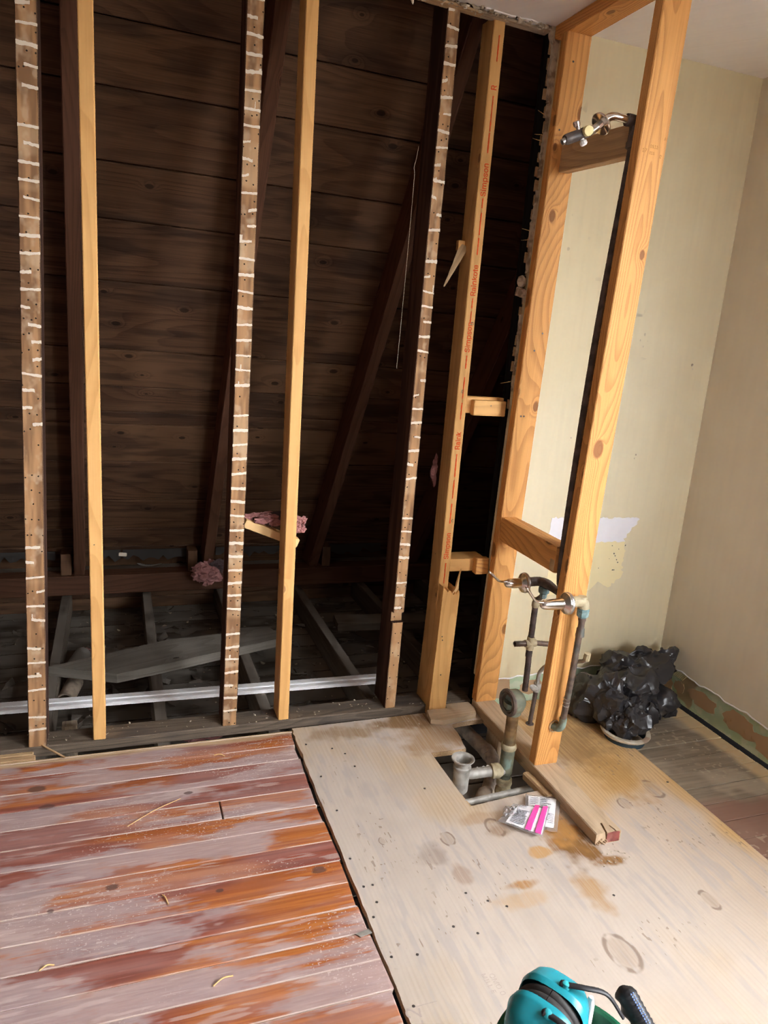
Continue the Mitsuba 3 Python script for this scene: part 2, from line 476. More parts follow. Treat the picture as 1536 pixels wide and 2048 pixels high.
def wallslab(poly, y0, y1):
    """A polygon in (x, z) given thickness along y."""
    m = trimesh.creation.extrude_polygon(Polygon(poly), y1 - y0, engine='earcut')
    v = np.array(m.vertices)
    m.vertices = np.stack([v[:, 0], y0 + v[:, 2], v[:, 1]], 1)
    return fix(m)


def jag(p, q, n, amp, seed, along=True):
    """Points from p to q (2-D) with a ragged offset across the line."""
    r = np.random.default_rng(seed)
    p, q = np.asarray(p, float), np.asarray(q, float)
    t = np.linspace(0, 1, n + 1)
    nn = np.array([-(q - p)[1], (q - p)[0]]) / np.linalg.norm(q - p)
    o = r.uniform(-amp, amp, n + 1)
    o[0] = o[-1] = 0
    return [tuple(p + (q - p) * a + nn * b) for a, b in zip(t, o)]


def catmull(P, k=6):
    P = [np.asarray(p, float) for p in P]
    if len(P) < 3:
        return np.array([P[0] + (P[1] - P[0]) * t for t in np.linspace(0, 1, k + 1)])
    Q = [2 * P[0] - P[1]] + P + [2 * P[-1] - P[-2]]
    out = []
    for i in range(1, len(Q) - 2):
        for t in np.linspace(0, 1, k, endpoint=False):
            a, b, c, d = Q[i - 1], Q[i], Q[i + 1], Q[i + 2]
            out.append(.5 * ((2 * b) + (c - a) * t + (2 * a - 5 * b + 4 * c - d) * t * t + (-a + 3 * b - 3 * c + d) * t ** 3))
    out.append(P[-1])
    return np.array(out)


def tube(path, r, n=16, inner=None, flat=1.0):
    """A round bar along the points; r a number or one per point; inner: an open pipe with this bore; flat squeezes the section."""
    P = np.asarray(path, float)
    R = np.broadcast_to(np.asarray(r, float), (len(P),))
    t = np.gradient(P, axis=0)
    t /= np.linalg.norm(t, axis=1, keepdims=True) + 1e-12
    u = np.cross(t[0], A(0, 0, 1) if abs(t[0][2]) < .9 else A(1, 0, 0))
    u /= np.linalg.norm(u)
    a = np.arange(n) * 2 * np.pi / n
    rings = []
    for i in range(len(P)):
        u = u - np.dot(u, t[i]) * t[i]
        u /= np.linalg.norm(u)
        w = np.cross(t[i], u)
        rings.append((u, w))
    def shell(k):
        return [P[i] + k[i] * (np.outer(np.cos(a), rings[i][0]) + flat * np.outer(np.sin(a), rings[i][1])) for i in range(len(P))]
    o = shell(R)
    seq = o
    if inner is not None:
        I = shell(np.full(len(P), inner))
        seq = o + I[::-1]
    v = np.concatenate(seq)
    f = []
    m = len(seq)
    for i in range(m if inner is not None else m - 1):
        for j in range(n):
            p, q = i * n + j, i * n + (j + 1) % n
            p2, q2 = ((i + 1) % m) * n + j, ((i + 1) % m) * n + (j + 1) % n
            f += [[p, q, q2], [p, q2, p2]]
    if inner is None:
        v = np.concatenate([v, [P[0]], [P[-1]]])
        c0, c1 = len(v) - 2, len(v) - 1
        for j in range(n):
            f += [[c0, (j + 1) % n, j], [c1, (m - 1) * n + j, (m - 1) * n + (j + 1) % n]]
    return fix(trimesh.Trimesh(v, f, process=False))


def lathe(profile, O, axis, n=28):
    """profile: (r, s) pairs, s along axis from O."""
    O, ax = np.asarray(O, float), norm(axis)
    u = norm(np.cross(ax, A(0, 0, 1) if abs(ax[2]) < .9 else A(1, 0, 0)))
    w = np.cross(ax, u)
    a = np.arange(n) * 2 * np.pi / n
    v, f = [], []
    for r, s in profile:
        v.append(O + ax * s + max(r, 1e-5) * (np.outer(np.cos(a), u) + np.outer(np.sin(a), w)))
    v = np.concatenate(v)
    for i in range(len(profile) - 1):
        for j in range(n):
            p, q = i * n + j, i * n + (j + 1) % n
            f += [[p, q, q + n], [p, q + n, p + n]]
    return trimesh.Trimesh(v, f, process=False)


cat = trimesh.util.concatenate


def stuff_chips(n, place, size, flat=.3, seed=0):
    """n small angular chips at the points place(i) as one mesh."""
    r = np.random.default_rng(seed)
    out = []
    for i in range(n):
        s = size * r.uniform(.4, 1.3)
        k = r.normal(size=(7, 3)) * A(1, .7, flat) * s
        h = tm(m3.Manifold.hull_points(k.astype(np.float32)))
        if len(h.faces) == 0:
            continue
        h.apply_transform(trimesh.transformations.rotation_matrix(r.uniform(0, 6.3), (0, 0, 1)))
        p = np.asarray(place(r), float)
        h.apply_translation(p - A(0, 0, h.bounds[0][2]))
        out.append(h)
    return cat(out)


# ------------------------------------------------------------------ room shell
CEIL = 2.42
WY = .024                       # face of the plastered wall
RX = 2.225                      # face of the right wall
struct('ceiling')
edge = jag((-1.15, -.10), (.83, -.02), 40, .012, 3)[:-1] + jag((.83, .012), (1.335, .03), 46, .007, 4) + [(1.335, .075), (RX + .1, .075)]
part('ceiling', 'plasterboard', slab([(-2.75, .2), (-2.75, -4.3), (RX + .1, -4.3)] + edge[::-1] + [(-1.15, .2)], CEIL, CEIL + .014), 'm_ceiling')
part('ceiling', 'upper_floor', box((-2.75, -4.3, CEIL + .06), (RX + .2, -.16, CEIL + .09)), 'm_black')
part('ceiling', 'blocking', box((-2.75, -.20, CEIL + .014), (RX + .2, -.16, 3.5)), 'm_black')
# ragged plaster and lath along the cut
part('ceiling', 'lath', bar((.85, .030, CEIL - .009), (1.10, .045, CEIL - .010), .036, .008, (0, 1, 0), .001, 12, .001, 3, .002)[0], 'm_tan', frame=FX)
part('ceiling', 'lath', bar((1.09, .043, CEIL - .010), (1.335, .052, CEIL - .012), .036, .008, (0, 1, 0), .001, 12, .001, 4, .002)[0], 'm_grey', frame=FX)
def _pl(r):
    x = r.uniform(.84, 1.34)
    return (x, .016 + .03 * (x - .84) + r.uniform(-.012, .02), CEIL - .014 + r.uniform(-.004, .006))
part('ceiling', 'plaster_crumbs', stuff_chips(150, _pl, .0065, .7, 5), 'm_plaster', kind='stuff')
part('ceiling', 'paint_flake', slab(jag((1.09, .012), (1.20, .020), 7, .005, 9) + jag((1.20, .040), (1.09, .036), 6, .006, 8), CEIL - .004, CEIL), 'm_white')
part('ceiling', 'paint_flake', slab(jag((1.21, .018), (1.31, .024), 7, .005, 19) + jag((1.31, .040), (1.21, .038), 6, .005, 18), CEIL - .004, CEIL), 'm_white')
part('ceiling', 'hanging_plaster', tube(catmull([(.845, .012, CEIL), (.843, .010, CEIL - .016), (.846, .012, CEIL - .03), (.848, .012, CEIL - .042)]), np.interp(np.linspace(0, 1, 19), [0, .4, .7, 1], [.009, .010, .005, .001]) * (1 + .3 * nrg.uniform(-1, 1, 19))), 'm_chalk', label='clump of plaster hanging from the torn ceiling edge')

struct('wall_back')
part('wall_back', 'plaster', wallslab([(1.330, .135)] + [(1.370, CEIL), (RX + .05, CEIL), (RX + .05, .138)] + jag((RX, .138), (1.40, .105), 40, .004, 7)[1:], WY, WY + .018), 'm_beige')
part('wall_back', 'green_strip', wallslab([(1.34, -.02), (1.34, .15), (RX + .05, .15), (RX + .05, -.02)], WY + .006, WY + .018), 'm_green_wall', label='green and brown strip bared where the skirting was')
part('wall_back', 'paint_edge', tube(catmull([(x, WY + .002, .105 + (x - 1.40) * .04 + .004 * math.sin(x * 71)) for x in np.linspace(1.42, RX - .01, 24)], 3), .0035, 6), 'm_white')
part('wall_back', 'backing', box((1.335, WY + .030, -.15), (RX + .1, WY + .05, CEIL + .3)), 'm_black')
for px, pz, rx, rz, sd in ((1.60, .055, .06, .032, 1), (1.77, .060, .05, .035, 2), (1.44, .07, .06, .05, 3)):
    a = np.linspace(0, 2 * np.pi, 19)[:-1]
    rr = 1 + .25 * (np.random.default_rng(sd).random(18) - .5)
    part('wall_back', 'torn_paper', wallslab([(px + rx * r_ * math.cos(t), pz + rz * r_ * math.sin(t)) for t, r_ in zip(a, rr)], WY + .0045, WY + .006), 'm_brownpaper')
# paint patch left behind a cabinet
patch_w = jag((1.58, .674), (1.583, .780), 8, .002, 1)[:-1] + jag((1.583, .777), (2.00, .770), 44, .005, 2)[:-1] + jag((2.00, .765), (1.932, .672), 10, .008, 3)[:-1] + jag((1.945, .672), (1.58, .674), 22, .004, 4)[:-1]
part('wall_back', 'primer_patch', wallslab(patch_w, WY - .0012, WY), 'm_primer', label='white primer patch on the beige wall')
patch_c = jag((1.60, .676), (1.945, .674), 20, .003, 5)[:-1] + jag((1.945, .672), (1.955, .53), 14, .007, 6)[:-1] + jag((1.955, .525), (1.90, .478), 8, .006, 7)[:-1] + [(1.895, .476), (1.872, .487), (1.842, .505), (1.835, .497), (1.81, .472), (1.79, .462)] + jag((1.79, .460), (1.60, .455), 12, .004, 8)
part('wall_back', 'cream_patch', wallslab(patch_c, WY - .0008, WY), 'm_cream', label='cream patch of older paint below the primer')
for x, z, s in ((1.885, .655, .003), (1.90, .622, .004), (1.907, .612, .003), (1.917, .595, .003), (1.925, .583, .0035), (1.835, .562, .002), (1.905, .552, .0035), (1.912, .551, .003), (1.95, .655, .003), (1.88, .60, .002), (1.92, .64, .0016), (1.75, .58, .0018)):
    part('wall_back', 'paint_nick', lathe([(0, 0), (s, 0), (s * .7, .0008), (0, .0009)], (x, WY - .0006, z), (0, -1, 0), 7), 'm_nail')
for x, z, s in ((1.70, 1.545, .006), (1.735, 1.548, .003), (1.715, 1.535, .003), (1.62, 1.09, .004), (2.13, 1.39, .006), (2.135, 1.375, .004), (1.93, 1.03, .004), (1.925, 1.015, .003), (1.69, .52, .002), (1.665, .505, .0025)):
    part('wall_back', 'wall_chip', lathe([(0, 0), (s, 0), (s * .7, .0007), (0, .0009)], (x, WY, z), (0, -1, 0), 7), 'm_plaster')
# lath ends and broken plaster behind the post's left edge
EDGE = lambda z: 1.327 + .043 * z / CEIL
for i in range(26):
    z = CEIL - .055 - i * .0465 + rng.uniform(-.004, .004)
    f = np.interp(z, [1.2, 1.5, 1.8, 2.25, 2.38], [.002, .008, .010, .022, .030])
    xe = EDGE(z) - f + rng.uniform(-.004, .012)
    part('wall_back', 'lath', bar((xe, WY + .024, z), (1.46, WY + .024, z - .003), rng.uniform(.030, .037), .007, (0, 0, 1), .001, 4, .001, i, .0018)[0], 'm_tan', frame=FX)
for i, (za, zb) in enumerate(((1.25, 1.52), (1.56, 1.60), (1.66, 1.93), (1.97, 2.22), (2.20, CEIL))):
    n = int((zb - za) / .008)
    g = np.random.default_rng(70 + i)
    zz = np.linspace(za, zb, n + 1)
    low = meshkit.fbm(np.stack([zz * 22, zz * 0 + i, zz * 0], 1), 3, 6)
    out = np.interp(zz, [1.2, 1.5, 1.9, 2.2, 2.36, 2.42], [.000, .006, .008, .012, .026, .032]) * (.35 + 1.3 * low) + g.uniform(-.002, .002, n + 1)
    poly = list(zip(EDGE(zz) - out, zz)) + [(1.40, zb), (1.40, za)]
    part('wall_back', 'plaster_edge', wallslab(poly, WY + .003, WY + .019), 'm_plaster')
for i, (x, z, l, a) in enumerate(((1.305, 2.165, .022, 2.5), (1.31, 2.105, .020, 3.4), (1.312, 2.085, .026, 3.0), (1.318, 1.80, .022, 2.9), (1.32, 1.772, .020, 3.6), (1.32, 1.285, .030, 3.5))):
    q = A(EDGE(z) - .024, WY + .022, z)
    l *= .8
    part('wall_back', 'splinter', bar(q + A(.02, 0, 0), q + A(math.cos(a) * l, -.004, math.sin(a) * l), .004, .0025, (0, 1, 0), .0004, 4, .001, i, 0, .3)[0], 'm_splinter')
part('wall_back', 'plaster_lump', trimesh.Trimesh(*(lambda m: (m.vertices * A(.016, .012, .02) * (1 + .4 * (meshkit.fbm(m.vertices * 3, 3, 3) - .5)[:, None]) + A(1.338, WY + .012, 1.63), m.faces))(trimesh.creation.icosphere(3))), 'm_plaster')
part('wall_back', 'plaster_lump', bar((1.322, WY + .012, 1.597), (1.352, WY + .012, 1.592), .030, .014, (0, 0, 1), .003, 4, .001, 2, .002)[0], 'm_plaster')

struct('wall_right')
WIN = (-3.35, -1.55, .85, 2.34)   # window: y0, y1, z0, z1
for lo, hi in (((RX, WIN[1], .13), (RX + .12, .06, CEIL)), ((RX, -4.3, .13), (RX + .12, WIN[0], CEIL)), ((RX, WIN[0], .13), (RX + .12, WIN[1], WIN[2])), ((RX, WIN[0], WIN[3]), (RX + .12, WIN[1], CEIL))):
    part('wall_right', 'plaster', box(lo, hi), 'm_right')
part('wall_right', 'green_strip', box((RX + .006, -4.3, -.002), (RX + .12, .06, .15)), 'm_green_wall', label='green strip with brown torn paper, bared where the skirting was')
part('wall_right', 'paint_edge', tube(catmull([(RX + .002, y, .131 + .004 * math.sin(y * 37) + .003 * math.sin(y * 91)) for y in np.linspace(-1.3, .02, 50)], 2), .004, 6), 'm_white')
for py, pz, ry, rz, sd in ((-.115, .065, .028, .025, 4), (-.245, .072, .075, .034, 5), (-.44, .072, .085, .040, 6), (-.60, .060, .09, .040, 7), (-.05, .05, .03, .03, 9)):
    a = np.linspace(0, 2 * np.pi, 23)[:-1]
    rr = 1 + .35 * (np.random.default_rng(sd).random(22) - .5)
    m = wallslab([(py + ry * r_ * math.cos(t), pz + rz * r_ * math.sin(t)) for t, r_ in zip(a, rr)], RX + .0045, RX + .006)
    v = np.array(m.vertices)
    m.vertices = np.stack([v[:, 1], v[:, 0], v[:, 2]], 1)
    part('wall_right', 'torn_paper', fix(m), 'm_brownpaper')
for i, (y, z) in enumerate(((-.40, .07), (-.47, .06), (-.505, .055), (-.38, .052), (-.60, .065))):
    part('wall_right', 'paper_curl', bar((RX + .004, y, z), (RX - .008, y - .014, z + .004), .012, .001, (0, 0, 1), .0003, 3, 0, i, 0, .3)[0], 'm_brownpaper')
part('wall_right', 'comb_marks', cat([bar((RX + .005, -.055 - i * .009, .10), (RX + .003, -.075 - i * .009, .128), .004, .003, (0, 1, 0), .0008, 2)[0] for i in range(9)]), 'm_cream', kind='stuff')
struct('window_1')
for lo, hi in (((RX, WIN[0], WIN[2]), (RX + .1, WIN[0] + .06, WIN[3])), ((RX, WIN[1] - .06, WIN[2]), (RX + .1, WIN[1], WIN[3])), ((RX, WIN[0], WIN[2]), (RX + .1, WIN[1], WIN[2] + .06)), ((RX, WIN[0], WIN[3] - .06), (RX + .1, WIN[1], WIN[3])), ((RX + .03, WIN[0], 1.43), (RX + .07, WIN[1], 1.47))):
    part('window_1', 'frame', box(lo, hi, .004), 'm_white')
struct('wall_front')
W2 = (1.50, 2.15, .85, 2.34)      # second window, beside the first in the corner behind the camera
for lo, hi in (((-2.75, -4.3, -.03), (W2[0], -4.2, CEIL)), ((W2[1], -4.3, -.03), (RX + .1, -4.2, CEIL)), ((W2[0], -4.3, -.03), (W2[1], -4.2, W2[2])), ((W2[0], -4.3, W2[3]), (W2[1], -4.2, CEIL))):
    part('wall_front', 'plaster', box(lo, hi), 'm_room')
struct('window_2')
for lo, hi in (((W2[0], -4.28, W2[2]), (W2[0] + .06, -4.2, W2[3])), ((W2[1] - .06, -4.28, W2[2]), (W2[1], -4.2, W2[3])), ((W2[0], -4.28, W2[2]), (W2[1], -4.2, W2[2] + .06)), ((W2[0], -4.28, W2[3] - .06), (W2[1], -4.2, W2[3]))):
    part('window_2', 'frame', box(lo, hi, .004), 'm_white')
struct('wall_left', box((-2.75, -4.3, -.03), (-2.65, .2, CEIL)), 'm_dim_wall')
struct('wall_back_left', box((-2.75, .02, -.03), (-1.2, .12, CEIL)), 'm_room')

# ------------------------------------------------------------------ red floor, unfinished floor
struct('floor')
CUTS = {5: .286}
for k in range(0, 34):
    y1 = FY - k * FP + FP if k == 0 else FY - (k - 1) * FP - .0007
    if k == 0:
        y1, y0 = FY + .0095, FY + .0007
    else:
        y0 = FY - k * FP + .0007
    xe = .578 - .010 * (k / 14) + rng.uniform(-.004, .004)
    z = rng.uniform(-.0012, .0004)
    xs = [-2.6, CUTS.get(k, -2.6), xe] if k in CUTS else ([-2.6, -1.2 + rng.uniform(-.5, .5), xe])
    if k == 0:
        xs = [-2.6, -1.4, .590]
    for a, b in zip(xs[:-1], xs[1:]):
        g = .0022 if k in CUTS else .0006
        m = box((a + g, y0, -.02), (b - g, y1, z), .0016)
        v = np.array(m.vertices)
        if b == xe and k:
            e = v[:, 0] > xe - .02
            v[e, 0] += nrg.uniform(-.004, .004, e.sum())
            m.vertices = v
        part('floor', 'red_board', m, 'm_red')
# the short stretch of boards still running under the wall at the left
part('floor', 'raw_board', box((-2.6, -.003, -.02), (-.255, .020, .004), .002), 'm_tan', frame=FX)
part('floor', 'raw_board', box((-2.6, .021, -.02), (-.262, .040, .006), .002), 'm_tan', frame=FX)
for k in range(0, 26):
    y1, y0 = DY - k * FP + FP - .0011, DY - k * FP + .0011
    if k == 0:
        y1 = min(y1, WY + .02)
    part('floor', 'bare_board', box((1.802, y0, -.035), (RX - .006 if k else RX - .01, y1, -.014 + rng.uniform(-.0015, .0015)), .0014), 'm_darkfloor')
part('floor', 'underlay', box((1.815, -2.9, -.05), (RX + .1, .05, -.036)), 'm_black')
part('floor', 'far_boards', box((-2.66, -4.22, -.02), (RX, -2.9, -.001)), 'm_darkfloor')
struct('ground', box((-6, -8, -.45), (8, 6, -.40)), 'm_black')

# ------------------------------------------------------------------ attic
struct('attic_floor')
for i in range(19):
    y0 = -.95 + i * .14
    part('attic_floor', 'board', box((-1.7, y0 + .002, -.172), (3.3, y0 + .136, -.15 + rng.uniform(-.002, .002)), .002), 'm_attic', frame=FX)
for i, y0 in enumerate((1.645, 1.75)):
    part('attic_floor', 'ledge_board', box((-1.7, y0, .05), (3.3, y0 + .098, .072 - i * .004), .002), 'm_attic', frame=FX)
struct('attic_wall')
for i in range(3):
    part('attic_wall', 'board', box((-1.7, 1.655, -.15 + i * .066), (3.3, 1.675, -.086 + i * .066), .002), 'm_dark', frame=FX)
for x in (-1.75, 3.3):
    part('attic_wall', 'end_board', box((x, -.2, -.45), (x + .05, 2.6, 3.6)), 'm_dark', frame=FZ)
part('attic_wall', 'partition_board', box((RX + .1, .03, -.45), (3.35, .08, 3.4)), 'm_dark', frame=FX)
part('attic_wall', 'outer_board', box((-1.75, 1.86, -.45), (3.35, 1.88, .16)), 'm_dark', frame=FX)
part('attic_wall', 'eave_board', box((-1.75, 1.675, -.02), (3.35, 1.88, 0)), 'm_dark', frame=FX)

SL = norm(A(0, -1134, 1921))            # up the slope
SN = A(0, SL[2], -SL[1])                # outwards
RP = A(0, 1.72, .10)
struct('roof')
joints = [-.05, .114, .249, .456, .716, .944, 1.016, 1.158, 1.345, 1.66, 1.91, 2.118, 2.36, 2.56, 2.80, 3.05, 3.3, 3.6]
for i, (a, b) in enumerate(zip(joints[:-1], joints[1:])):
    o = RP + SL * (a + b) / 2 + SN * (.011 + rng.uniform(0, .003))
    tilt = A(0, 0, .009)
    m, fr = bar(o + A(-1.75, 0, 0) + SL * .016, o + A(3.35, 0, 0) - SL * .016 , b - a - .005, .02, SL, .003, 20, .0008, i)
    part('roof', 'board', m, 'm_dark', frame=fr)
part('roof', 'underlay', bar(RP + SL * 1.75 + SN * .04 + A(-1.8, 0, 0), RP + SL * 1.75 + SN * .04 + A(3.4, 0, 0), 3.9, .01, SL)[0], 'm_black')
# torn roofing felt along the eaves
for x0, x1, sd in ((-.62, -.30, 1), (-.10, .02, 2), (.03, .42, 3), (.52, .98, 4), (1.14, 1.5, 5)):
    n = int((x1 - x0) / .026)
    top = [(x1, .185), (x0, .185)]
    low = jag((x0, .140), (x1, .137), n, .024, sd)
    m = wallslab(low + top, 1.655, 1.657)
    k = thing('roofing_felt', ['torn grey roofing felt at the eaves, leftmost scrap', 'small torn scrap of roofing felt beside the left rafter', 'torn roofing felt between the first two rafters in view', 'torn roofing felt behind the yellow stick and pink wool', 'torn roofing felt right of the third rafter'][sd - 1], 'roofing felt', 'torn felt along the eaves')
    put(k, m, 'm_felt')

# rafters
BEAM_Y, BEAM_Z = 1.54, .085
def rafter(x0, x1, label, ztop=2.75):
    P0 = A(x0, 1.56, .085)
    k = (ztop - .085) / SL[2]
    P1 = A(x0 + (x1 - x0) * (ztop - .085) / 2.2, 1.56, .085) + SL * k
    P0 = P0 - SL * .14 - (P1 - P0) * 0
    c = SN * .0725
    m, fr = bar(P0 + c, P1 + c, .052, .143, (1, 0, 0), .003, 22, .002, int(x0 * 100))
    m = man(m).trim_by_plane((0, 0, 1), .0865)
    kx = thing('rafter', label, 'rafter', 'rafters in the attic')
    put(kx, m, 'm_rafter', frame=fr)
rafter(-.186, -.115, 'dark brown rafter behind the leftmost clean yellow stud')
rafter(.462, .497, 'dark brown rafter showing behind the second lath-marked stud')
rafter(1.055, 1.135, 'dark brown rafter slanting up behind the third lath-marked stud')
rafter(1.68, 1.75, 'dark rafter in the black attic corner behind the tall orange post')
for x, lab in ((-.245, 'short dark lookout block beside the left rafter'), (.385, 'short dark lookout block beside the middle rafter'), (1.135, 'short dark lookout block right of the right rafter')):
    k = thing('lookout_block', lab, 'wood block')
    m, fr = bar((x, 1.60, .0865), (x, 1.60, .20), .05, .09, (1, 0, 0), .003, 4)
    put(k, m, 'm_dark', frame=fr)
k = thing('plate_beam', 'long dark beam carrying the rafter feet at the attic eaves', 'beam')
m, fr = bar((-1.7, 1.59, .033), (3.3, 1.59, .033), .103, .104, (0, 0, 1), .004, 24, .002, 3)
put(k, m, 'm_rafter', frame=fr)
JX = {-.247: 'dusty joist behind the leftmost lath-marked stud', .147: 'dusty joist under the middle of the loose plank', .535: 'dusty joist between the second lath-marked stud and the clean stud', .965: 'dusty joist running back beside the third lath-marked stud', 1.352: 'dusty joist behind the broken stud', 1.76: 'dark joist behind the orange post', -.65: 'dark joist at the left edge of the attic'}
for i, (x, lab) in enumerate(JX.items()):
    k = thing('floor_joist', lab, 'joist', 'attic floor joists')
    m, fr = bar((x, .0 if x != 1.352 else .16, -.084), (x, 1.65, -.084), .045, .123, (1, 0, 0), .003, 12, .0015, i)
    put(k, m, 'm_attic', frame=fr)

k = thing('loose_plank', 'loose grey plank lying slantwise across the attic joists', 'plank')
m = slab([(-.262, .640), (-.005, .525), (.13, .565), (.73, .765), (.68, .885), (.20, .822)], -.0215, .018)
put(k, m, 'm_plankgrey', frame=(norm(A(.9, .3, 0)), norm(A(-.3, .9, 0)), A(0, 0, 1)))
k = thing('loose_plank', 'dark plank lying across the joists behind the third lath-marked stud', 'plank')
m, fr = bar((1.02, .93, 0.0), (1.75, .86, 0.0), .12, .04, (0, 1, 0), .003, 8, .002, 5)
put(k, m, 'm_attic', frame=fr)
k = thing('trim_strip', 'long white ribbed plastic strip lying across the joists behind the studs', 'trim strip')
pr = [(-.036, 0), (.036, 0), (.036, .010), (.030, .013), (.012, .013), (.011, .009), (.007, .009), (.006, .016), (-.006, .016), (-.007, .009), (-.011, .009), (-.012, .013), (-.032, .013), (-.036, .010)]
m = trimesh.creation.extrude_polygon(Polygon(pr), 2.0, engine='earcut')
v = np.array(m.vertices)
ang = math.atan2(-.04, 1.45)
dx, dy = A(math.cos(ang), math.sin(ang), 0), A(-math.sin(ang), math.cos(ang), 0)
m.vertices = A(1.045, .352, -.0215) + np.outer(-v[:, 2], dx) + np.outer(v[:, 0], dy) + np.outer(v[:, 1], A(0, 0, 1))
put(k, fix(m), 'm_pvc')
k = thing('drain_pipe_end', 'dark pipe end lying under the slanting attic plank', 'pipe')
put(k, tube([(-.20, .56, -.10), (-.17, .72, -.10)], .034, 20, .028), 'm_castiron', 30)
k = thing('cardboard_tube', 'pale round tube end between the joists behind the slanting plank', 'tube')
put(k, tube([(-.185, .86, -.105), (-.15, 1.0, -.105)], .036, 20), 'm_paper', 30)
k = thing('wood_offcut', 'grey offcut standing behind the foot of the leftmost lath-marked stud', 'offcut')
m, fr = bar((-.165, .24, -.15), (-.165, .24, -.02), .05, .04, (1, 0, 0), .003, 3)
put(k, m, 'm_grey', frame=fr)


def wool(c, r, seed, n=26):
    g = np.random.default_rng(seed)
    out = []
    for i in range(n):
        m = trimesh.creation.icosphere(2)
        s = g.uniform(.18, .5)
        v = m.vertices * A(*r) * s
        v = v * (1 + 1.9 * (meshkit.fbm(m.vertices * 4.1 + i, 3, seed) - .5)[:, None])
        m.vertices = v + g.normal(size=3) * A(*r) * .42 + A(*c)
        out.append(m)
    return cat(out)


def insulation(name, c, r, seed, label, dark=.4):
    k = thing('insulation_tuft', label, 'insulation', 'pink insulation scraps')
    part(k, 'wool', wool(c, r, seed), 'm_wool', 40)
    if dark:
        part(k, 'soiled_wool', wool(A(*c) + A(r[0] * .4, -.2 * r[1], r[2] * .3), A(*r) * .62, seed + 1, 12), 'm_wool_dark', 40)
insulation('a', (.508, .168, .752), (.066, .026, .024), 3, 'pink and black insulation heap on the slanting yellow stick')
insulation('b', (.615, .20, .705), (.028, .025, .032), 9, 'pink insulation scrap sticking out right of the clean middle stud')
insulation('c', (.455, 1.44, .125), (.075, .045, .065), 5, 'pink insulation clump on the beam left of the second lath-marked stud')
insulation('d', (-.14, 1.05, -.125), (.04, .05, .02), 7, 'small pink insulation scrap between the joists behind the slanting plank')
insulation('e', (.30, .27, -.12), (.07, .05, .025), 8, 'grey pink insulation scraps in front of the joist by the sill')
insulation('f', (1.13, .16, .93), (.012, .015, .045), 12, 'grey wisp of insulation caught behind the broken stud', 0)
k = thing('slanting_stick', 'short yellow stick slanting between two studs under pink insulation', 'wood block')
m, fr = bar((.422, .166, .738), (.615, .166, .660), .030, .040, (0, 0, 1), .002, 6, .001, 2, .0008)
put(k, m, 'm_splinter', frame=fr)
k = thing('paper_curl', 'pale curl of paper lying on the attic ledge', 'paper scrap')
put(k, tube(catmull([(.09, 1.76, .09), (.125, 1.72, .078), (.175, 1.70, .076), (.235, 1.71, .084)]), [.002 + .011 * math.sin(math.pi * i / 18) for i in range(19)], 8, flat=.15), 'm_paper', 40)
k = thing('paper_sticker', 'small pale scrap on the torn felt at the attic eaves', 'paper scrap')
put(k, bar((.01, 1.652, .162), (.05, 1.652, .158), .02, .002, (0, 0, 1), .0005, 2)[0], 'm_chalk')
def _deb(r):
    return (r.uniform(-.6, 1.7), r.uniform(.2, 1.62), -.1485)
k = thing('attic_debris', 'chips of plaster, bark and dust scattered over the attic floor', 'debris')
labels[k]['kind'] = 'stuff'
part(k, 'pale_chips', stuff_chips(130, _deb, .007, .35, 3), 'm_plaster', kind='stuff')
part(k, 'dark_chips', stuff_chips(420, _deb, .022, .22, 4), 'm_attic', kind='stuff', frame=FX)
k = thing('thin_wire', 'thin pale wire hanging down the left edge of the third lath-marked stud', 'wire')
put(k, tube(catmull([(.957, .150, 2.03), (.952, .150, 1.99), (.946, .150, 1.96), (.950, .150, 1.93), (.948, .150, 1.7), (.944, .150, 1.45), (.941, .15, 1.30)], 5), .0009, 6), 'm_chalk', 40)

# ------------------------------------------------------------------ stud wall
k = thing('sill_plate', 'dark weathered sill plate running under the feet of the studs', 'sill plate')
m, fr = bar((-1.2, .087, -.001), (1.33, .087, -.001), .094, .0385, (0, 1, 0), .004, 60, .0015, 4, .0015)
put(k, m, 'm_sill', frame=fr)
SILL = .0185
ST = .045                       # front faces of the studs


def stud_mesh(xb, xt, w, d, zt, wob=.0015, seed=0, rough=0.0, zb=SILL, y=ST, yt=None, n=24):
    yt = y if yt is None else yt
    return bar((xb, y + d / 2, zb), (xt, yt + d / 2, zt), w, d, (1, 0, 0), .0025, n, wob, seed, rough)


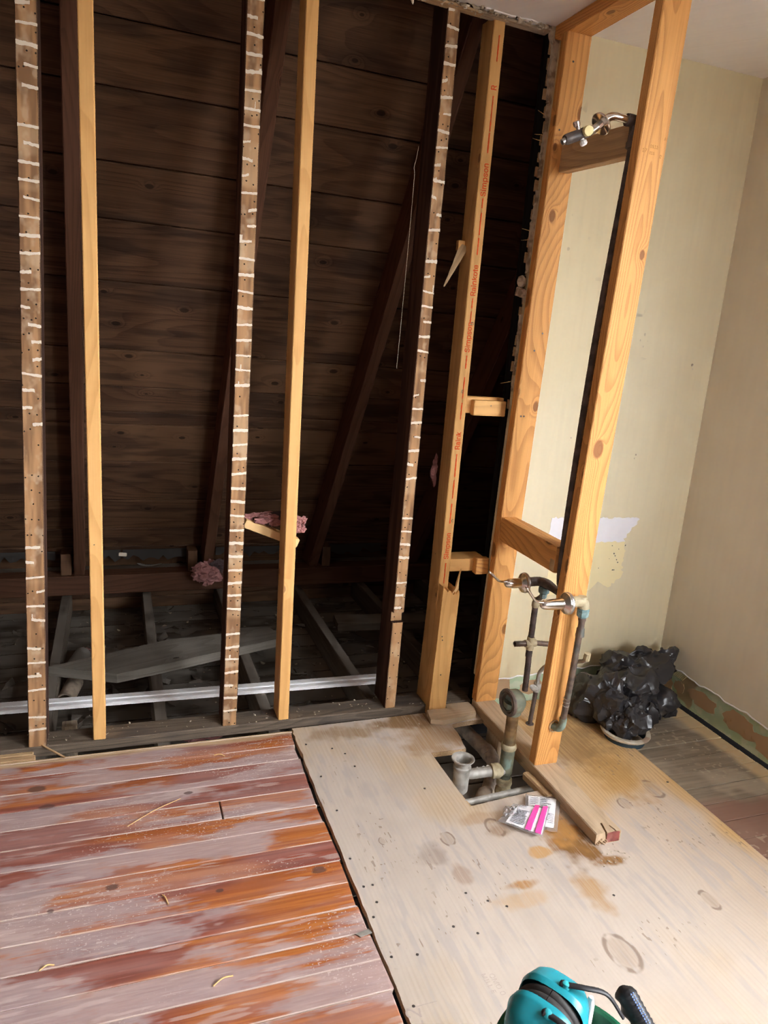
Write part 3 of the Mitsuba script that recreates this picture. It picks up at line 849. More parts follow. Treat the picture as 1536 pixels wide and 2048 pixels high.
def residue(xb, xt, w, z0, z1, seed, y=ST, full=.75, skip=None, pitch=.0475):
    """Plaster keys left between the laths: a rough ridge every lath."""
    g = np.random.default_rng(seed)
    out = []
    z = z0
    while z < z1:
        z += pitch * g.uniform(.93, 1.07)
        if skip and skip[0] < z < skip[1]:
            continue
        x = xb + (xt - xb) * z / 2.4
        a, b = x - w / 2 + .001, x + w / 2 - .001
        q = g.random()
        if q > full:
            if g.random() < .5:
                a = a + (b - a) * g.uniform(.2, .6)
            else:
                b = b - (b - a) * g.uniform(.2, .6)
        if g.random() < .06:
            continue
        h = g.uniform(.0055, .0090)
        n = 7
        t = np.linspace(0, 1, n + 1)
        xs = a + (b - a) * t
        zc = z + g.uniform(-.003, .003) * (t - .5) * 2
        up, lo = zc + h * g.uniform(.35, .75, n + 1), zc - h * g.uniform(.35, .75, n + 1)
        poly = list(zip(xs, lo)) + list(zip(xs[::-1], up[::-1]))
        out.append(wallslab(poly, y - g.uniform(.0012, .0024), y + .0006))
        if g.random() < .08:    # a vertical smear
            xm = g.uniform(a, b - .006)
            ww, hh = g.uniform(.002, .008), g.uniform(.010, .030)
            r_ = g.uniform(-.0012, .0012, 6)
            out.append(wallslab([(xm + r_[0], z), (xm + ww, z + r_[1]), (xm + ww + r_[2], z + hh), (xm + r_[3], z + hh + r_[4])], y - .0009, y + .0005))
    return cat(out)


def lathstud(xb, xt, w, d, seed, label, full, skip=None, cut=None, pitch=.0475, zt=CEIL + .05):
    k = thing('lath_stud', label, 'wall stud', 'old studs marked by laths')
    m, fr = stud_mesh(xb, xt, w, d, zt, .0022, seed, .0016, n=60)
    if cut is not None:
        m = man(m) - man(cut)
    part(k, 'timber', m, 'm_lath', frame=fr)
    part(k, 'plaster_residue', residue(xb, xt, w, .03, zt - .06, seed + 50, full=full, skip=skip, pitch=pitch), 'm_chalk', label='pale plaster ridges left between the laths', kind='stuff')
    return k
lathstud(-.2500, -.2030, .0545, .10, 1, 'old brown stud with faint lath marks at the far left of the wall', .45, skip=(.75, 1.05))
lathstud(.3725, .3890, .0500, .10, 2, 'old brown stud with bold white lath marks, second of the three', .85)
cut5 = box((.9, .0, .372), (1.2, .066, .412))
lathstud(.9850, .9985, .0430, .125, 3, 'old brown stud notched near its foot, third with lath marks', .6, skip=(.0, .42), cut=cut5, pitch=.05)


def cleanstud(xb, xt, w, d, label, seed, zt=CEIL + .05):
    k = thing('clean_stud', label, 'wall stud', 'clean yellow studs')
    m, fr = stud_mesh(xb, xt, w, d, zt, .0008, seed)
    part(k, 'timber', m, 'm_new', frame=fr)
    return k


def nail(parent, P, axis, r=.0025, l=.004, mat='m_nail'):
    if parent + '__timber' in scene:
        parent += '__timber'
    part(parent, 'nail', lathe([(0, l), (r, l), (r, l * .5), (r * .5, l * .4), (r * .5, -.002), (0, -.002)], P, axis, 10), mat)
k = cleanstud(-.061, -.0655, .0395, .089, 'clean yellow stud nearest the left of the opening', 5)
for z, dx in ((1.86, .006), (1.44, -.008), (1.44, .002), (1.30, .012), (.705, -.004), (1.735, .01)):
    nail(k, A(-.0625 + dx, ST + .001, z), (0, -1, 0), .0018, .001)
k = cleanstud(.5675, .5505, .0385, .089, 'clean yellow stud in the middle of the opening', 8)
nail(k, A(.548, ST + .001, 2.27), (0, -1, 0), .0018, .001)

# the broken stud with the orange stamp
k = thing('broken_stud', 'yellow stud with orange lettering, its lower part broken and splintered', 'wall stud')
m, fr = bar((1.160, .0445 + .045, -.012), (1.158, .0445 + .045, CEIL - .002), .040, .089, (1, 0, 0), .0025, 24, .0006, 9)
up = man(m)
low_poly = [(1.132, -.012), (1.203, -.012), (1.212, .49)] + [(1.207, .505), (1.201, .497), (1.197, .488), (1.193, .497), (1.188, .486), (1.181, .492), (1.176, .500), (1.168, .505), (1.161, .498), (1.155, .508), (1.148, .512), (1.143, .520)]
low = man(wallslab(low_poly, .006, .133))
y_cut = man(box((1.0, .0385, -.1), (1.4, .2, .0195)))
whole = (up + low) - y_cut
part(k, 'timber', whole, 'm_new', frame=fr)
sp = wallslab([(1.183, .490), (1.209, .488), (1.2075, .53), (1.2085, .56), (1.2125, .585), (1.206, .56), (1.200, .535), (1.196, .510)], .012, .022)
part(k, 'splinter', sp, 'm_splinter', label='long upright splinter at the break')
TXT = A(.0445)


def stud_text(parent, text, x, z, h, y, mat='m_orange_ink', ang=90):
    t = meshkit.text_mesh(text, h, .0003, bold=True)
    v = np.array(t.vertices)
    c, s_ = math.cos(math.radians(ang)), math.sin(math.radians(ang))
    t.vertices = np.stack([x + v[:, 0] * c - v[:, 1] * s_, y - v[:, 2], z + v[:, 0] * s_ + v[:, 1] * c], 1)
    part(parent, 'lettering', fix(t), mat, label='orange mill lettering')
def stud_line(parent, x, z0, z1):
    g = np.random.default_rng(int(z0 * 1000))
    n = 10
    zz = np.linspace(z0, z1, n)
    w = g.uniform(.0014, .0030, n)
    part(parent, 'printed_line', wallslab(list(zip(x - w, zz)) + list(zip((x + w)[::-1] if hasattr(x, '__len__') else (x + w)[::-1], zz[::-1])), .0438, .0446), 'm_orange_ink')
YT = .0443
for txt, z in (('Simpson', .615), ('Raink', 1.03), ('Simpson', 1.375), ('Rainkote', 1.565), ('Simpson', 1.885), ('R', 2.205)):
    stud_text(k, txt, 1.168, z, .0185, YT)
for z0, z1 in ((.52, .60), (.755, .83), (.85, .92), (.93, 1.015), (1.14, 1.20), (1.215, 1.29), (1.32, 1.365), (1.475, 1.515), (1.525, 1.558), (1.70, 1.755), (1.765, 1.835), (1.85, 1.88), (2.02, 2.08), (2.085, 2.19), (2.29, 2.365)):
    stud_line(k, 1.160, z0, z1)
for z, x in ((1.24, 1.158), (.765, 1.171), (1.475, 1.168)):
    part(k, 'pencil_ring', tube([A(x + .0045 * math.cos(t), YT, z + .005 * math.sin(t)) for t in np.linspace(0, 6.0, 18)], .0008, 5), 'm_nail')
for P in ((1.141, .075, 1.30), (1.141, .09, .94), (1.141, .10, .62)):
    nail(k, A(P[0] - .0008, P[1], P[2]), (-1, 0, 0), .002, .001)
for P in ((1.157, .0065, .32), (1.160, .0065, .305), (1.168, .0065, .16)):
    nail(k, A(*P), (0, -1, 0), .0022, .001)
k = thing('wood_splinter', 'torn brown splinter hanging from the side of the broken stud', 'splinter')
m, fr = bar((1.135, .10, 1.732), (1.065, .085, 1.59), .034, .006, (.9, -.25, .4), .001, 8, .004, 3, .002, .12)
put(k, m, 'm_tan', frame=fr)
k = thing('splinter_block', 'small clean wood chip stuck to the side of the broken stud', 'wood chip')
put(k, box((1.112, .10, 1.715), (1.1372, .118, 1.748), .001), 'm_new', frame=FZ)

# backing blocks between the broken stud and the corner post
k = thing('backing_block', 'short yellow backing block behind the upper space right of the broken stud', 'wood block', 'backing blocks right of the broken stud')
put(k, box((1.182, .060, 1.163), (1.336, .097, 1.222), .002), 'm_new', frame=FX)
k = thing('backing_block', 'front block of the upper pair between broken stud and corner post', 'wood block', 'backing blocks right of the broken stud')
put(k, box((1.203, .032, 1.158), (1.3315, .0595, 1.213), .002), 'm_new', frame=FX)
nail(k, A(1.27, .0325, 1.195), (0, -1, 0), .002, .001)
k = thing('backing_block', 'rear block of the lower pair between broken stud and corner post', 'wood block', 'backing blocks right of the broken stud')
put(k, box((1.182, .060, .560), (1.336, .149, .610), .002), 'm_new', frame=FX)
k = thing('backing_block', 'small front block of the lower pair left of the corner post', 'wood block', 'backing blocks right of the broken stud')
put(k, box((1.282, .030, .555), (1.336, .0595, .618), .002), 'm_post', frame=FX)

# ------------------------------------------------------------------ plumbing partition
def post(P0, P1, label, off):
    k = thing('partition_post', label, 'wall stud')
    m, fr = bar(P0, P1, .089, .038, (1, 0, 0), .0025, 26, .0008, off)
    part(k, 'timber', m, 'm_post', frame=fr, off=off)
    return k
pc = post((1.368, -.0135 + .019, .0385), (1.390, -.060 + .019, 2.3815), 'orange corner post against the beige wall, rear one of the two', 412)
pf = post((1.3685, -.4575 + .019, .0385), (1.397, -.510 + .019, 2.3815), 'knotty orange front post of the plumbing partition', 405)
for z, dx in ((2.30, -.012), (2.10, -.028), (1.46, .018), (1.40, -.005), (1.17, -.022), (1.17, -.010)):
    y = np.interp(z, [.04, 2.38], [-.0135, -.060])
    nail(pc, A(np.interp(z, [.04, 2.38], [1.368, 1.390]) + dx, y - .0002, z), (0, -1, 0), .003, .0012)
def face_y(z): return float(np.interp(z, [.0385, 2.3815], [-.4575, -.510]))
def stamp(text, x, z, h):
    t = meshkit.text_mesh(text, h, .0003, bold=True)
    v = np.array(t.vertices)
    zz = z + v[:, 1]
    t.vertices = np.stack([x + v[:, 0], np.interp(zz, [.0385, 2.3815], [-.4575, -.510]) - .0001 - v[:, 2], zz], 1)
    part(pf, 'grade_stamp', fix(t), 'm_stamp', label='faded grade stamp')
stamp('0115', 1.382, 1.968, .008)
stamp('015', 1.382, 1.952, .007)
stamp('0', 1.417, 1.946, .009)
stamp('A', 1.424, 1.992, .008)
stamp('17', 1.358, 1.955, .009)
k = thing('top_plate', 'wooden header joining the two orange posts under the ceiling', 'header')
m, fr = bar((1.3900, .020, 2.401), (1.3915, -.62, 2.401), .089, .0385, (1, 0, 0), .0025, 16, .0006, 3)
put(k, m, 'm_post', frame=fr, off=431)
k = thing('partition_plate', 'long weathered floor plate with a broken red end under the orange posts', 'floor plate')
P0, P1 = A(1.3645, .012, .019), A(1.3645, -.815, .019)
m, fr = bar(P0, P1, .089, .0385, (1, 0, 0), .003, 40, .0008, 6, .0010)
mm = man(m) - man(bar((1.352, -.83, .03), (1.363, -.775, .045), .006, .05, (1, 0, .3), .0003, 3)[0]) - man(bar((1.392, -.83, .04), (1.385, -.79, .045), .005, .03, (1, 0, -.3), .0003, 3)[0])
part(k, 'timber', mm, 'm_plate', frame=fr)
part(k, 'painted_end', wallslab([(1.356, .004), (1.404, .002), (1.403, .034), (1.382, .037), (1.360, .034)], -.8162, -.8145), 'm_redend', label='dull red cut end')
scr = []
for i in range(7):
    a = A(1.324 + .005 * i, -.80 - .003 * (i % 3), .004 + .004 * (i % 4))
    scr.append(bar(a, a + A(.002, -.024 + .004 * (i % 2), .002), .006, .006, (1, 0, 0), .001, 3, .001, i, .001, .5)[0])
part(k, 'frayed_fibres', cat(scr), 'm_plate', frame=fr, kind='stuff')
k = thing('plate_offcut', 'rough bark-edged stick lying beside the floor plate at the hole', 'offcut')
m, fr = bar((1.303, -.447, -.004), (1.309, -.585, -.001), .026, .030, (1, 0, 0), .005, 14, .002, 7, .003)
put(k, m, 'm_tan', frame=fr)
k = thing('plate_offcut', 'weathered flat offcut lying between the broken stud and the corner post', 'offcut')
m = slab([(1.108, -.070), (1.150, -.088), (1.225, -.080), (1.302, -.062), (1.316, -.02), (1.312, .026), (1.215, .030), (1.206, -.002), (1.120, -.003)], .0005, .020)
v = np.array(m.vertices)
v += (meshkit.fbm(v * 40, 2, 5)[:, None] - .5) * .004
m.vertices = v
put(k, m, 'm_plate', frame=FX)

# cross pieces
k = thing('shower_backing', 'grey brown backing board between the orange posts behind the shower arm', 'wood block')
m, fr = bar((1.397, -.046, 2.020), (1.397, -.420, 2.005), .087, .038, (0, 0, 1), .0025, 10, .0006, 4)
put(k, m, 'm_tan', frame=fr, off=455)
k = thing('cross_block', 'stout horizontal block between the orange posts above the taps', 'wood block')
m, fr = bar((1.362, -.033, .752), (1.362, -.402, .752), .089, .062, (0, 0, 1), .0025, 10, .0006, 5)
part(k, 'timber', m, 'm_post', frame=fr, off=466)
part(k, 'toe_notch', box((1.3295, -.401, .712), (1.3315, -.375, .750), .0005), 'm_tan', frame=FZ)

# ------------------------------------------------------------------ plywood
hole = [(1.033, -.252), (1.169, -.254), (1.172, -.225), (1.182, -.18), (1.186, -.14), (1.184, -.11), (1.192, -.088), (1.235, -.082), (1.33, -.078), (1.33, -.535), (1.264, -.538), (1.15, -.548), (1.035, -.559)]
ply_e = jag((.592, .008), (.588, -.10), 6, .003, 1)[:-1] + [(.590, -.14), (.593, -.165), (.588, -.19)] + jag((.588, -.20), (.578, -1.3), 40, .0018, 2) + [(.578, -2.42), (1.798, -2.42), (1.798, .02), (1.10, .012)]
k = thing('plywood_sheet', 'large stained plywood sheet with a cut-out around the drain', 'plywood sheet')
poly = Polygon(ply_e[::-1]).buffer(0).difference(Polygon(hole).buffer(0))
if poly.geom_type != 'Polygon':
    poly = max(poly.geoms, key=lambda g: g.area)
m = trimesh.creation.extrude_polygon(poly, .019, engine='earcut')
m.apply_translation((0, 0, -.019))
part(k, 'panel', m, 'm_ply')
for x, y in ((.617, -.105), (.62, -.30), (.622, -.48), (.600, -.69), (.604, -.80), (.629, -.80), (.596, -.905), (.598, -1.03), (.600, -1.165), (.62, -.86), (.66, -1.04), (.78, -.985), (.70, -.15), (.735, -.19), (.745, -.27), (1.25, -1.0), (.905, -.93), (.86, -.89), (.83, -1.02), (1.75, -.10), (1.77, -.6), (1.78, -1.1), (.93, -.44), (.945, -.96)):
    part(k + '__panel', 'nail_head', lathe([(0, .0006), (.0035, .0006), (.004, -.0005)], (x, y, 0), (0, 0, 1), 10), 'm_nail')
part(k + '__panel', 'pencil_line', box((.579, -1.168, 0), (.655, -1.1665, .0002)), 'm_pencil')
def floor_text(text, x, y, h, ang, mat):
    t = meshkit.text_mesh(text, h, .0003, bold=False)
    v = np.array(t.vertices)
    c, s_ = math.cos(math.radians(ang)), math.sin(math.radians(ang))
    t.vertices = np.stack([x + v[:, 0] * c - v[:, 1] * s_, y + v[:, 0] * s_ + v[:, 1] * c, v[:, 2]], 1)
    return t
part(k + '__panel', 'pencil_number', floor_text('12', .602, -1.228, .034, 80, 'm_pencil'), 'm_pencil', label='pencilled 12')
part(k + '__panel', 'mill_stamp', floor_text('OMO 0', .800, -1.135, .013, -88, 'm_pencil'), 'm_pencil', label='faint mill stamp')
part(k + '__panel', 'mill_stamp', floor_text('MILL E', .782, -1.130, .012, -88, 'm_pencil'), 'm_pencil')
# broken lip of the floor boards beside the sheet
k = thing('board_scrap', 'thin dark metal scrap in the gap between red floor and plywood', 'metal scrap')
m = slab([(.535, -.945), (.572, -.938), (.5765, -.952), (.545, -.957)], .0002, .0022)
put(k, m, 'm_oldmetal')
for i, (a, b, lab) in enumerate((((.02, -.41), (.175, -.315), 'long thin straw-coloured shaving lying across the red boards'), ((.10, -.70), (.112, -.735), 'short pale shaving near the middle of the red boards'), ((-.17, -.86), (-.14, -.853), 'short pale shaving at the lower left of the red boards'), ((.19, -1.0), (.235, -.985), 'pale shaving low down on the red boards'), ((.30, -.105), (.335, -.118), 'thin pale shaving at the back of the red boards'))):
    k = thing('wood_shaving', lab, 'wood shaving')
    mid = (A(*a, .003) + A(*b, .003)) / 2 + A(0, .004, .002)
    put(k, tube(catmull([A(*a, .0014), mid, A(*b, .0014)], 6), .0011 if i == 0 else .0018, 6), 'm_splinter', 40)
k = thing('stick_sliver', 'thin sliver of lath lying on the sill by the leftmost lath-marked stud', 'splinter')
m, fr = bar((-.235, .042, .021), (-.165, -.02, .006), .006, .005, (1, 0, 0), .001, 4)
put(k, m, 'm_tan', frame=fr)
def _fd(r):
    q = r.random()
    if q < .62:
        return (r.uniform(1.28, 1.40), r.uniform(-.90, -.82), .0002)
    if q < .78:
        return (r.uniform(1.82, 2.2), r.uniform(-.6, -.1), -.0125)
    return (r.uniform(.7, 1.15), r.uniform(-.07, .0), .0002)
k = thing('floor_crumbs', 'crumbs of wood and plaster on the plywood and bare boards', 'debris')
labels[k]['kind'] = 'stuff'
put(k, stuff_chips(60, _fd, .0024, .5, 8), 'm_plaster')
def _sd(r):
    return (r.uniform(-.3, 1.25), r.uniform(.045, .13), .0182)
k = thing('sill_crumbs', 'crumbs of plaster along the sill plate', 'debris')
labels[k]['kind'] = 'stuff'
put(k, stuff_chips(70, _sd, .003, .5, 18), 'm_plaster')

# ------------------------------------------------------------------ below the hole
k = thing('joist_block', 'rough brown framing block under the left edge of the hole', 'wood block')
m, fr = bar((1.008, -.245, -.085), (1.030, -.56, -.085), .10, .09, (0, 0, 1), .006, 14, .003, 5, .004)
put(k, m, 'm_tan', frame=fr)
k = thing('joist_block', 'rough wood chunks lying under the drain elbow', 'wood block')
m, fr = bar((1.085, -.445, -.125), (1.16, -.47, -.12), .06, .05, (0, 1, 0), .008, 10, .004, 8, .005)
put(k, m, 'm_tan', frame=fr)
k = thing('joist_block', 'dark upright block under the floor plate behind the overflow pipe', 'wood block')
m, fr = bar((1.388, -.12, -.15), (1.388, -.12, -.0205), .10, .07, (0, 1, 0), .004, 6, .002, 9, .002)
put(k, m, 'm_plate', frame=fr)
k = thing('drain_line', 'thick brown drain pipe bending down under the hole', 'drain pipe')
part(k, 'pipe', tube(catmull([(1.285, .10, -.085), (1.30, -.05, -.088), (1.312, -.165, -.09), (1.312, -.215, -.098), (1.296, -.245, -.118), (1.262, -.29, -.150), (1.24, -.315, -.175)], 7), .0265, 20), 'm_castiron', 40)
part(k, 'collar', tube([(1.313, -.150, -.09), (1.313, -.185, -.092)], .0295, 20), 'm_castiron', 40)
part(k, 'trap', tube(catmull([(1.245, -.31, -.16), (1.21, -.345, -.135), (1.20, -.36, -.15)], 6), .028, 20), 'm_castiron', 40)
k = thing('supply_pipe', 'thin grey pipe crossing the front of the hole', 'pipe')
put(k, tube([(1.00, -.487, -.045), (1.15, -.476, -.044), (1.34, -.462, -.043)], .0105, 14), 'm_oldmetal', 40)

# tub waste and overflow
k = thing('tub_overflow', 'brass tub overflow standpipe with round open mouth rising from the hole', 'overflow pipe')
O = A(1.272, -.366, 0)
part(k, 'brass_pipe', tube([O + A(0, 0, .062), O + A(0, 0, .205)], .0205, 24), 'm_brass', 40, label='brown brass pipe')
ax = norm(A(-1, -.10, 0))
c = O + A(-.002, 0, .235)
part(k, 'elbow', cat([lathe([(0, -.03), (.030, -.028), (.041, -.015), (.0425, 0), (.0425, .022)], c, ax, 32), tube(catmull([c + A(0, 0, 0), c + A(0, 0, -.02), O + A(0, 0, .19)], 6), [.036] * 6 + [.027] * 7, 24)]), 'm_verdigris', 40, label='greenish overflow elbow')
part(k, 'mouth_ring', lathe([(.0425, .018), (.047, .020), (.048, .026), (.045, .031), (.038, .031), (.035, .027), (.033, .030), (.029, .030), (.027, .024), (.027, .004)], c, ax, 36), 'm_copper', 40, label='dark ring around the mouth')
part(k, 'mouth_web', lathe([(.0285, .018), (.020, .016), (0, .014)], c, ax, 28), 'm_verdblue')
part(k, 'slip_nut', lathe([(.0215, -.012), (.0255, -.011), (.0275, -.006), (.0275, .003), (.025, .008), (.0215, .010)], O + A(0, 0, .066), (0, 0, 1), 28), 'm_brassring', 40, label='pale slip nut')
part(k, 'lower_pipe', tube([O + A(0, 0, -.07), O + A(0, 0, -.045), O + A(0, 0, -.04), O + A(0, 0, .056)], [.0185, .0185, .0235, .0240], 24), 'm_verdigris', 40, label='green lower pipe')
part(k, 'tee_nut', lathe([(.020, -.014), (.027, -.012), (.028, -.004), (.024, .0), (.0265, .003), (.0265, .010), (.020, .014)], O + A(0, 0, -.072), (0, 0, 1), 26), 'm_brassring', 40)
part(k, 'base_nut', lathe([(0, -.03), (.029, -.03), (.030, -.02), (.028, .0), (.022, .008), (.02, .01)], O + A(0, 0, -.100), (0, 0, 1), 8), 'm_brassring', 20)
B0, B1 = O + A(-.01, -.002, -.026), A(1.118, -.352, -.034)
bd = norm(B1 - B0)
part(k, 'branch_pipe', tube([B0, B1], .0185, 22), 'm_oldmetal', 40, label='grey branch pipe splashed with white')
part(k, 'branch_nut', lathe([(.014, -.022), (.020, -.014), (.0255, -.004), (.0265, .006), (.0245, .014), (.0265, .018), (.0255, .024), (.019, .026)], B0 + bd * .022, bd, 24), 'm_brassring', 40)
part(k, 'shoe', lathe([(0, -.115), (.022, -.114), (.0275, -.105), (.0285, -.026), (.0315, -.022), (.0315, -.014), (.0275, -.010)], (1.108, -.350, .014), (0, 0, 1), 28), 'm_oldmetal', 40, label='drain elbow')
part(k, 'drain_flange', lathe([(.0275, -.012), (.0262, .002), (.038, .010), (.0405, .0135), (.0395, .017), (.030, .0145), (.0255, .009), (.0235, -.004), (.0235, -.05), (0, -.05)], (1.108, -.350, .014), (0, 0, 1), 32), 'm_oldmetal', 40, label='open round drain flange')
for i, (t, a, s) in enumerate(((.055, -.5, .007), (.045, -1.2, .004), (.070, -.7, .005), (.095, -.2, .003))):
    q = B0 + bd * t
    side = norm(np.cross(bd, A(0, 0, 1)))
    nn = A(0, 0, 1) * math.cos(a + 1.57 - 1.57) + side * math.sin(.9)
    m = trimesh.creation.icosphere(2)
    m.vertices = m.vertices * A(s, s * .8, .0012 + s * .3) * (1 + .3 * (meshkit.fbm(m.vertices * 3, 2, i)[:, None] - .5)) + q + norm(nn) * .0178
    part(k, 'paint_splash', m, 'm_white', 40)

# ------------------------------------------------------------------ taps and risers
Y1, Z1, Y2, Z2 = -.510, .645, -.252, .621


def tap(y, z, label, lever_tip, sleeve):
    k = thing('bath_tap', label, 'tap')
    a = A(-1, 0, 0)
    part(k, 'escutcheon', lathe([(.010, .0), (.030, .001), (.034, .005), (.0335, .010), (.028, .014), (.022, .018), (.017, .022), (.014, .022)], (1.325, y, z), a, 36), 'm_chrome', 40, label='round chrome wall flange')
    part(k, 'escutcheon_back', lathe([(.010, -.001), (.0355, -.002), (.036, .003), (.034, .006)], (1.325, y, z), a, 36), 'm_chrome_dull', 40)
    part(k, 'sleeve', lathe([(.017, .016), (.0175, .022), (.0172, sleeve * .6), (.0155, sleeve - .014), (.012, sleeve - .004), (.007, sleeve), (0, sleeve + .001)], (1.325, y, z), a, 30), 'm_chrome', 40, label='chrome handle sleeve')
    tip = A(*lever_tip)
    s0 = A(1.325 - sleeve + .010, y, z + .008)
    mid = s0 * .5 + tip * .5 + A(-.004, 0, -.012)
    part(k, 'lever', tube(catmull([s0, s0 * .72 + tip * .28 + A(-.006, 0, -.010), mid + A(0, 0, .002), s0 * .2 + tip * .8 + A(0, 0, -.004), tip], 6), np.interp(np.linspace(0, 1, 25), [0, .15, .6, .95, 1], [.0075, .0062, .0060, .0072, .004]), 14, flat=.62), 'm_chrome', 40, label='slender curved chrome lever')
    part(k, 'stem', tube([(1.325, y, z), (1.372, y, z)], .0135, 18), 'm_oldmetal' if y < -.4 else 'm_black_pipe', 40)
    return k
k = tap(Y1, Z1, 'nearer chrome lever tap in front of the front orange post', (1.165, Y1, .706), .098)
part(k, 'valve_body', cat([tube(catmull([(1.340, Y1, Z1 + .004), (1.372, Y1, Z1 + .004), (1.384, Y1, Z1 - .006), (1.386, Y1, Z1 - .020)], 6), .0170, 20), lathe([(0, 0), (.014, .001), (.016, .010)], (1.376, Y1, Z1 + .022), (0, 0, -1), 16)]), 'm_brassring', 40, label='pale brass valve elbow')
part(k, 'union', lathe([(.0155, 0), (.0195, .003), (.0195, .010), (.0185, .012), (.0195, .014), (.0185, .028), (.012, .034), (.010, .034)], (1.386, Y1, Z1 - .018), (0, 0, -1), 8), 'm_verdblue', label='verdigris union nut')
k = tap(Y2, Z2, 'farther chrome lever tap behind the front orange post', (1.178, Y2, .668), .078)
part(k, 'valve_body', tube(catmull([(1.345, Y2, Z2 + .006), (1.375, Y2 - .01, Z2 + .006), (1.382, Y2 - .05, Z2 + .010), (1.384, Y2 - .11, Z2 + .006), (1.384, Y2 - .165, Z2 + .004)], 6), np.interp(np.linspace(0, 1, 25), [0, .2, .5, .7, 1], [.013, .016, .017, .013, .012]), 18), 'm_black_pipe', 40, label='dark valve body and cross pipe')
part(k, 'union', lathe([(.015, 0), (.019, .003), (.019, .020), (.013, .026), (.012, .040), (.010, .042)], (1.381, Y2 - .036, Z2 - .004), (0, 0, -1), 8), 'm_verdblue', label='verdigris union nut')

k = thing('tap_riser', 'dark copper riser running down the right side of the front orange post', 'pipe')
X = 1.387
part(k, 'coupling', lathe([(.009, 0), (.0125, .002), (.0125, .010), (.0105, .013), (.0105, .035), (.013, .038), (.0135, .056), (.0145, .060), (.0145, .064), (.011, .066)], (X, Y1, .594), (0, 0, -1), 16), 'm_copper', 40)
part(k, 'pipe', tube(catmull([(X, Y1 + .003, .545), (X, Y1 + .008, .40), (X, Y1 + .016, .28), (X, Y1 + .020, .225)], 5), .0105, 18), 'm_copper', 40)
for z in (.302, .290, .276, .214):
    part(k, 'solder_ring', lathe([(.0104, -.0015), (.0118, -.001), (.0118, .001), (.0104, .0015)], (X, np.interp(z, [.225, .545], [Y1 + .020, Y1 + .003]), z), (0, 0, 1), 18), 'm_oldmetal', 40)
part(k, 'elbow', tube(catmull([(X, Y1 + .020, .228), (X - .001, Y1 + .021, .200), (X - .006, Y1 + .030, .186), (X - .012, Y1 + .056, .182)], 6), .0128, 18), 'm_verdigris', 40)
part(k, 'bore_rim', tube([A(X - .011 + .018 * math.cos(t), -.4625, .184 + .020 * math.sin(t)) for t in np.linspace(0, 6.283, 20)], .003, 6), 'm_tan', frame=FZ)
k = thing('tap_riser', 'dark copper riser with a side stub behind the front orange post', 'pipe')
YL = -.262
part(k, 'coupling', lathe([(.009, 0), (.0125, .002), (.0125, .008), (.0105, .011), (.0135, .016), (.0135, .030), (.011, .034)], (1.372, YL, .566), (0, 0, -1), 16), 'm_brassring', 40)
part(k, 'offset', tube(catmull([(1.381, Y2 - .036, Z2 - .040), (1.379, -.278, .575), (1.372, YL, .556)], 6), .0095, 14), 'm_copper', 40)
part(k, 'pipe', tube(catmull([(1.372, YL, .54), (1.372, YL, .40), (1.372, YL - .004, .30), (1.372, YL - .006, .215)], 5), .0105, 18), 'm_black_pipe', 40)
part(k, 'stub', tube([(1.376, YL, .396), (1.309, YL, .398)], .0100, 18, .0085), 'm_copper', 40, label='open copper stub pointing at the tub')
part(k, 'tee', cat([tube([(1.372, YL, .372), (1.372, YL, .420)], .0135, 18), tube([(1.351, YL, .3962), (1.393, YL, .396)], .0135, 18)]), 'm_brassring', 40, label='pale tee fitting')
part(k, 'cross_pipe', tube([(1.39, YL, .396), (1.44, YL - .02, .396)], .0095, 16), 'm_copper', 40)
part(k, 'collar', tube([(1.372, YL, .345), (1.372, YL, .368)], .0118, 18), 'm_black_pipe', 40)
k = thing('shower_riser', 'black shower riser pipe running up behind the front orange post', 'pipe')
XR, YR = 1.366, -.4185
part(k, 'pipe', tube(catmull([(1.3845, Y2 - .165, Z2), (1.368, YR, .66), (1.345, YR, .75), (1.354, YR + .0005, 1.4), (1.369, YR - .022, 2.0)], 6), .0115, 16), 'm_black_pipe', 40)
part(k, 'elbow', cat([tube(catmull([(1.369, YR - .022, 1.985), (1.369, YR - .022, 2.03), (1.358, YR - .022, 2.043), (1.338, YR - .021, 2.044)], 6), .0165, 18), tube([(1.369, YR - .022, 1.975), (1.369, YR - .022, 1.99)], .019, 18)]), 'm_black_pipe', 40, label='black elbow at the top')
k = thing('shower_fitting', 'bent chrome shower arm with round flange and small diverter head', 'shower arm')
YA = YR - .021
part(k, 'arm', tube(catmull([(1.345, YA, 2.044), (1.322, YA, 2.046), (1.296, YA, 2.046), (1.276, YA, 2.038), (1.258, YA, 2.022), (1.225, YA, 1.994)], 7), .0105, 20), 'm_chrome', 40)
fd = norm(A(-.75, -.05, -.62))
part(k, 'flange', lathe([(.011, .0), (.030, -.004), (.0315, -.002), (.031, .002), (.022, .010), (.013, .013), (.011, .013)], (1.258, YA, 2.021), -fd, 32), 'm_chrome', 40, label='loose round chrome flange')
part(k, 'diverter', tube([A(1.230, YA, 1.999) - A(0, 0, 0), A(1.216, YA, 1.994), A(1.160, YA + .004, 1.968), A(1.152, YA + .004, 1.965)], [.011, .0145, .0145, .012], 18), 'm_black_pipe', 40, label='dark diverter body')
part(k, 'cap', lathe([(0, .012), (.0125, .011), (.0135, .008), (.0135, -.004), (.010, -.006)], (1.207, YA - .016, 1.992), norm(A(-.15, -1, -.15)), 26), 'm_yellowcap', 40, label='round cream cap')
part(k, 'knob', lathe([(.005, -.014), (.006, -.002), (.0095, 0), (.010, .010), (.007, .013), (0, .013)], (1.184, YA, 2.004), norm(A(-.5, 0, .85)), 16), 'm_chrome', 40)
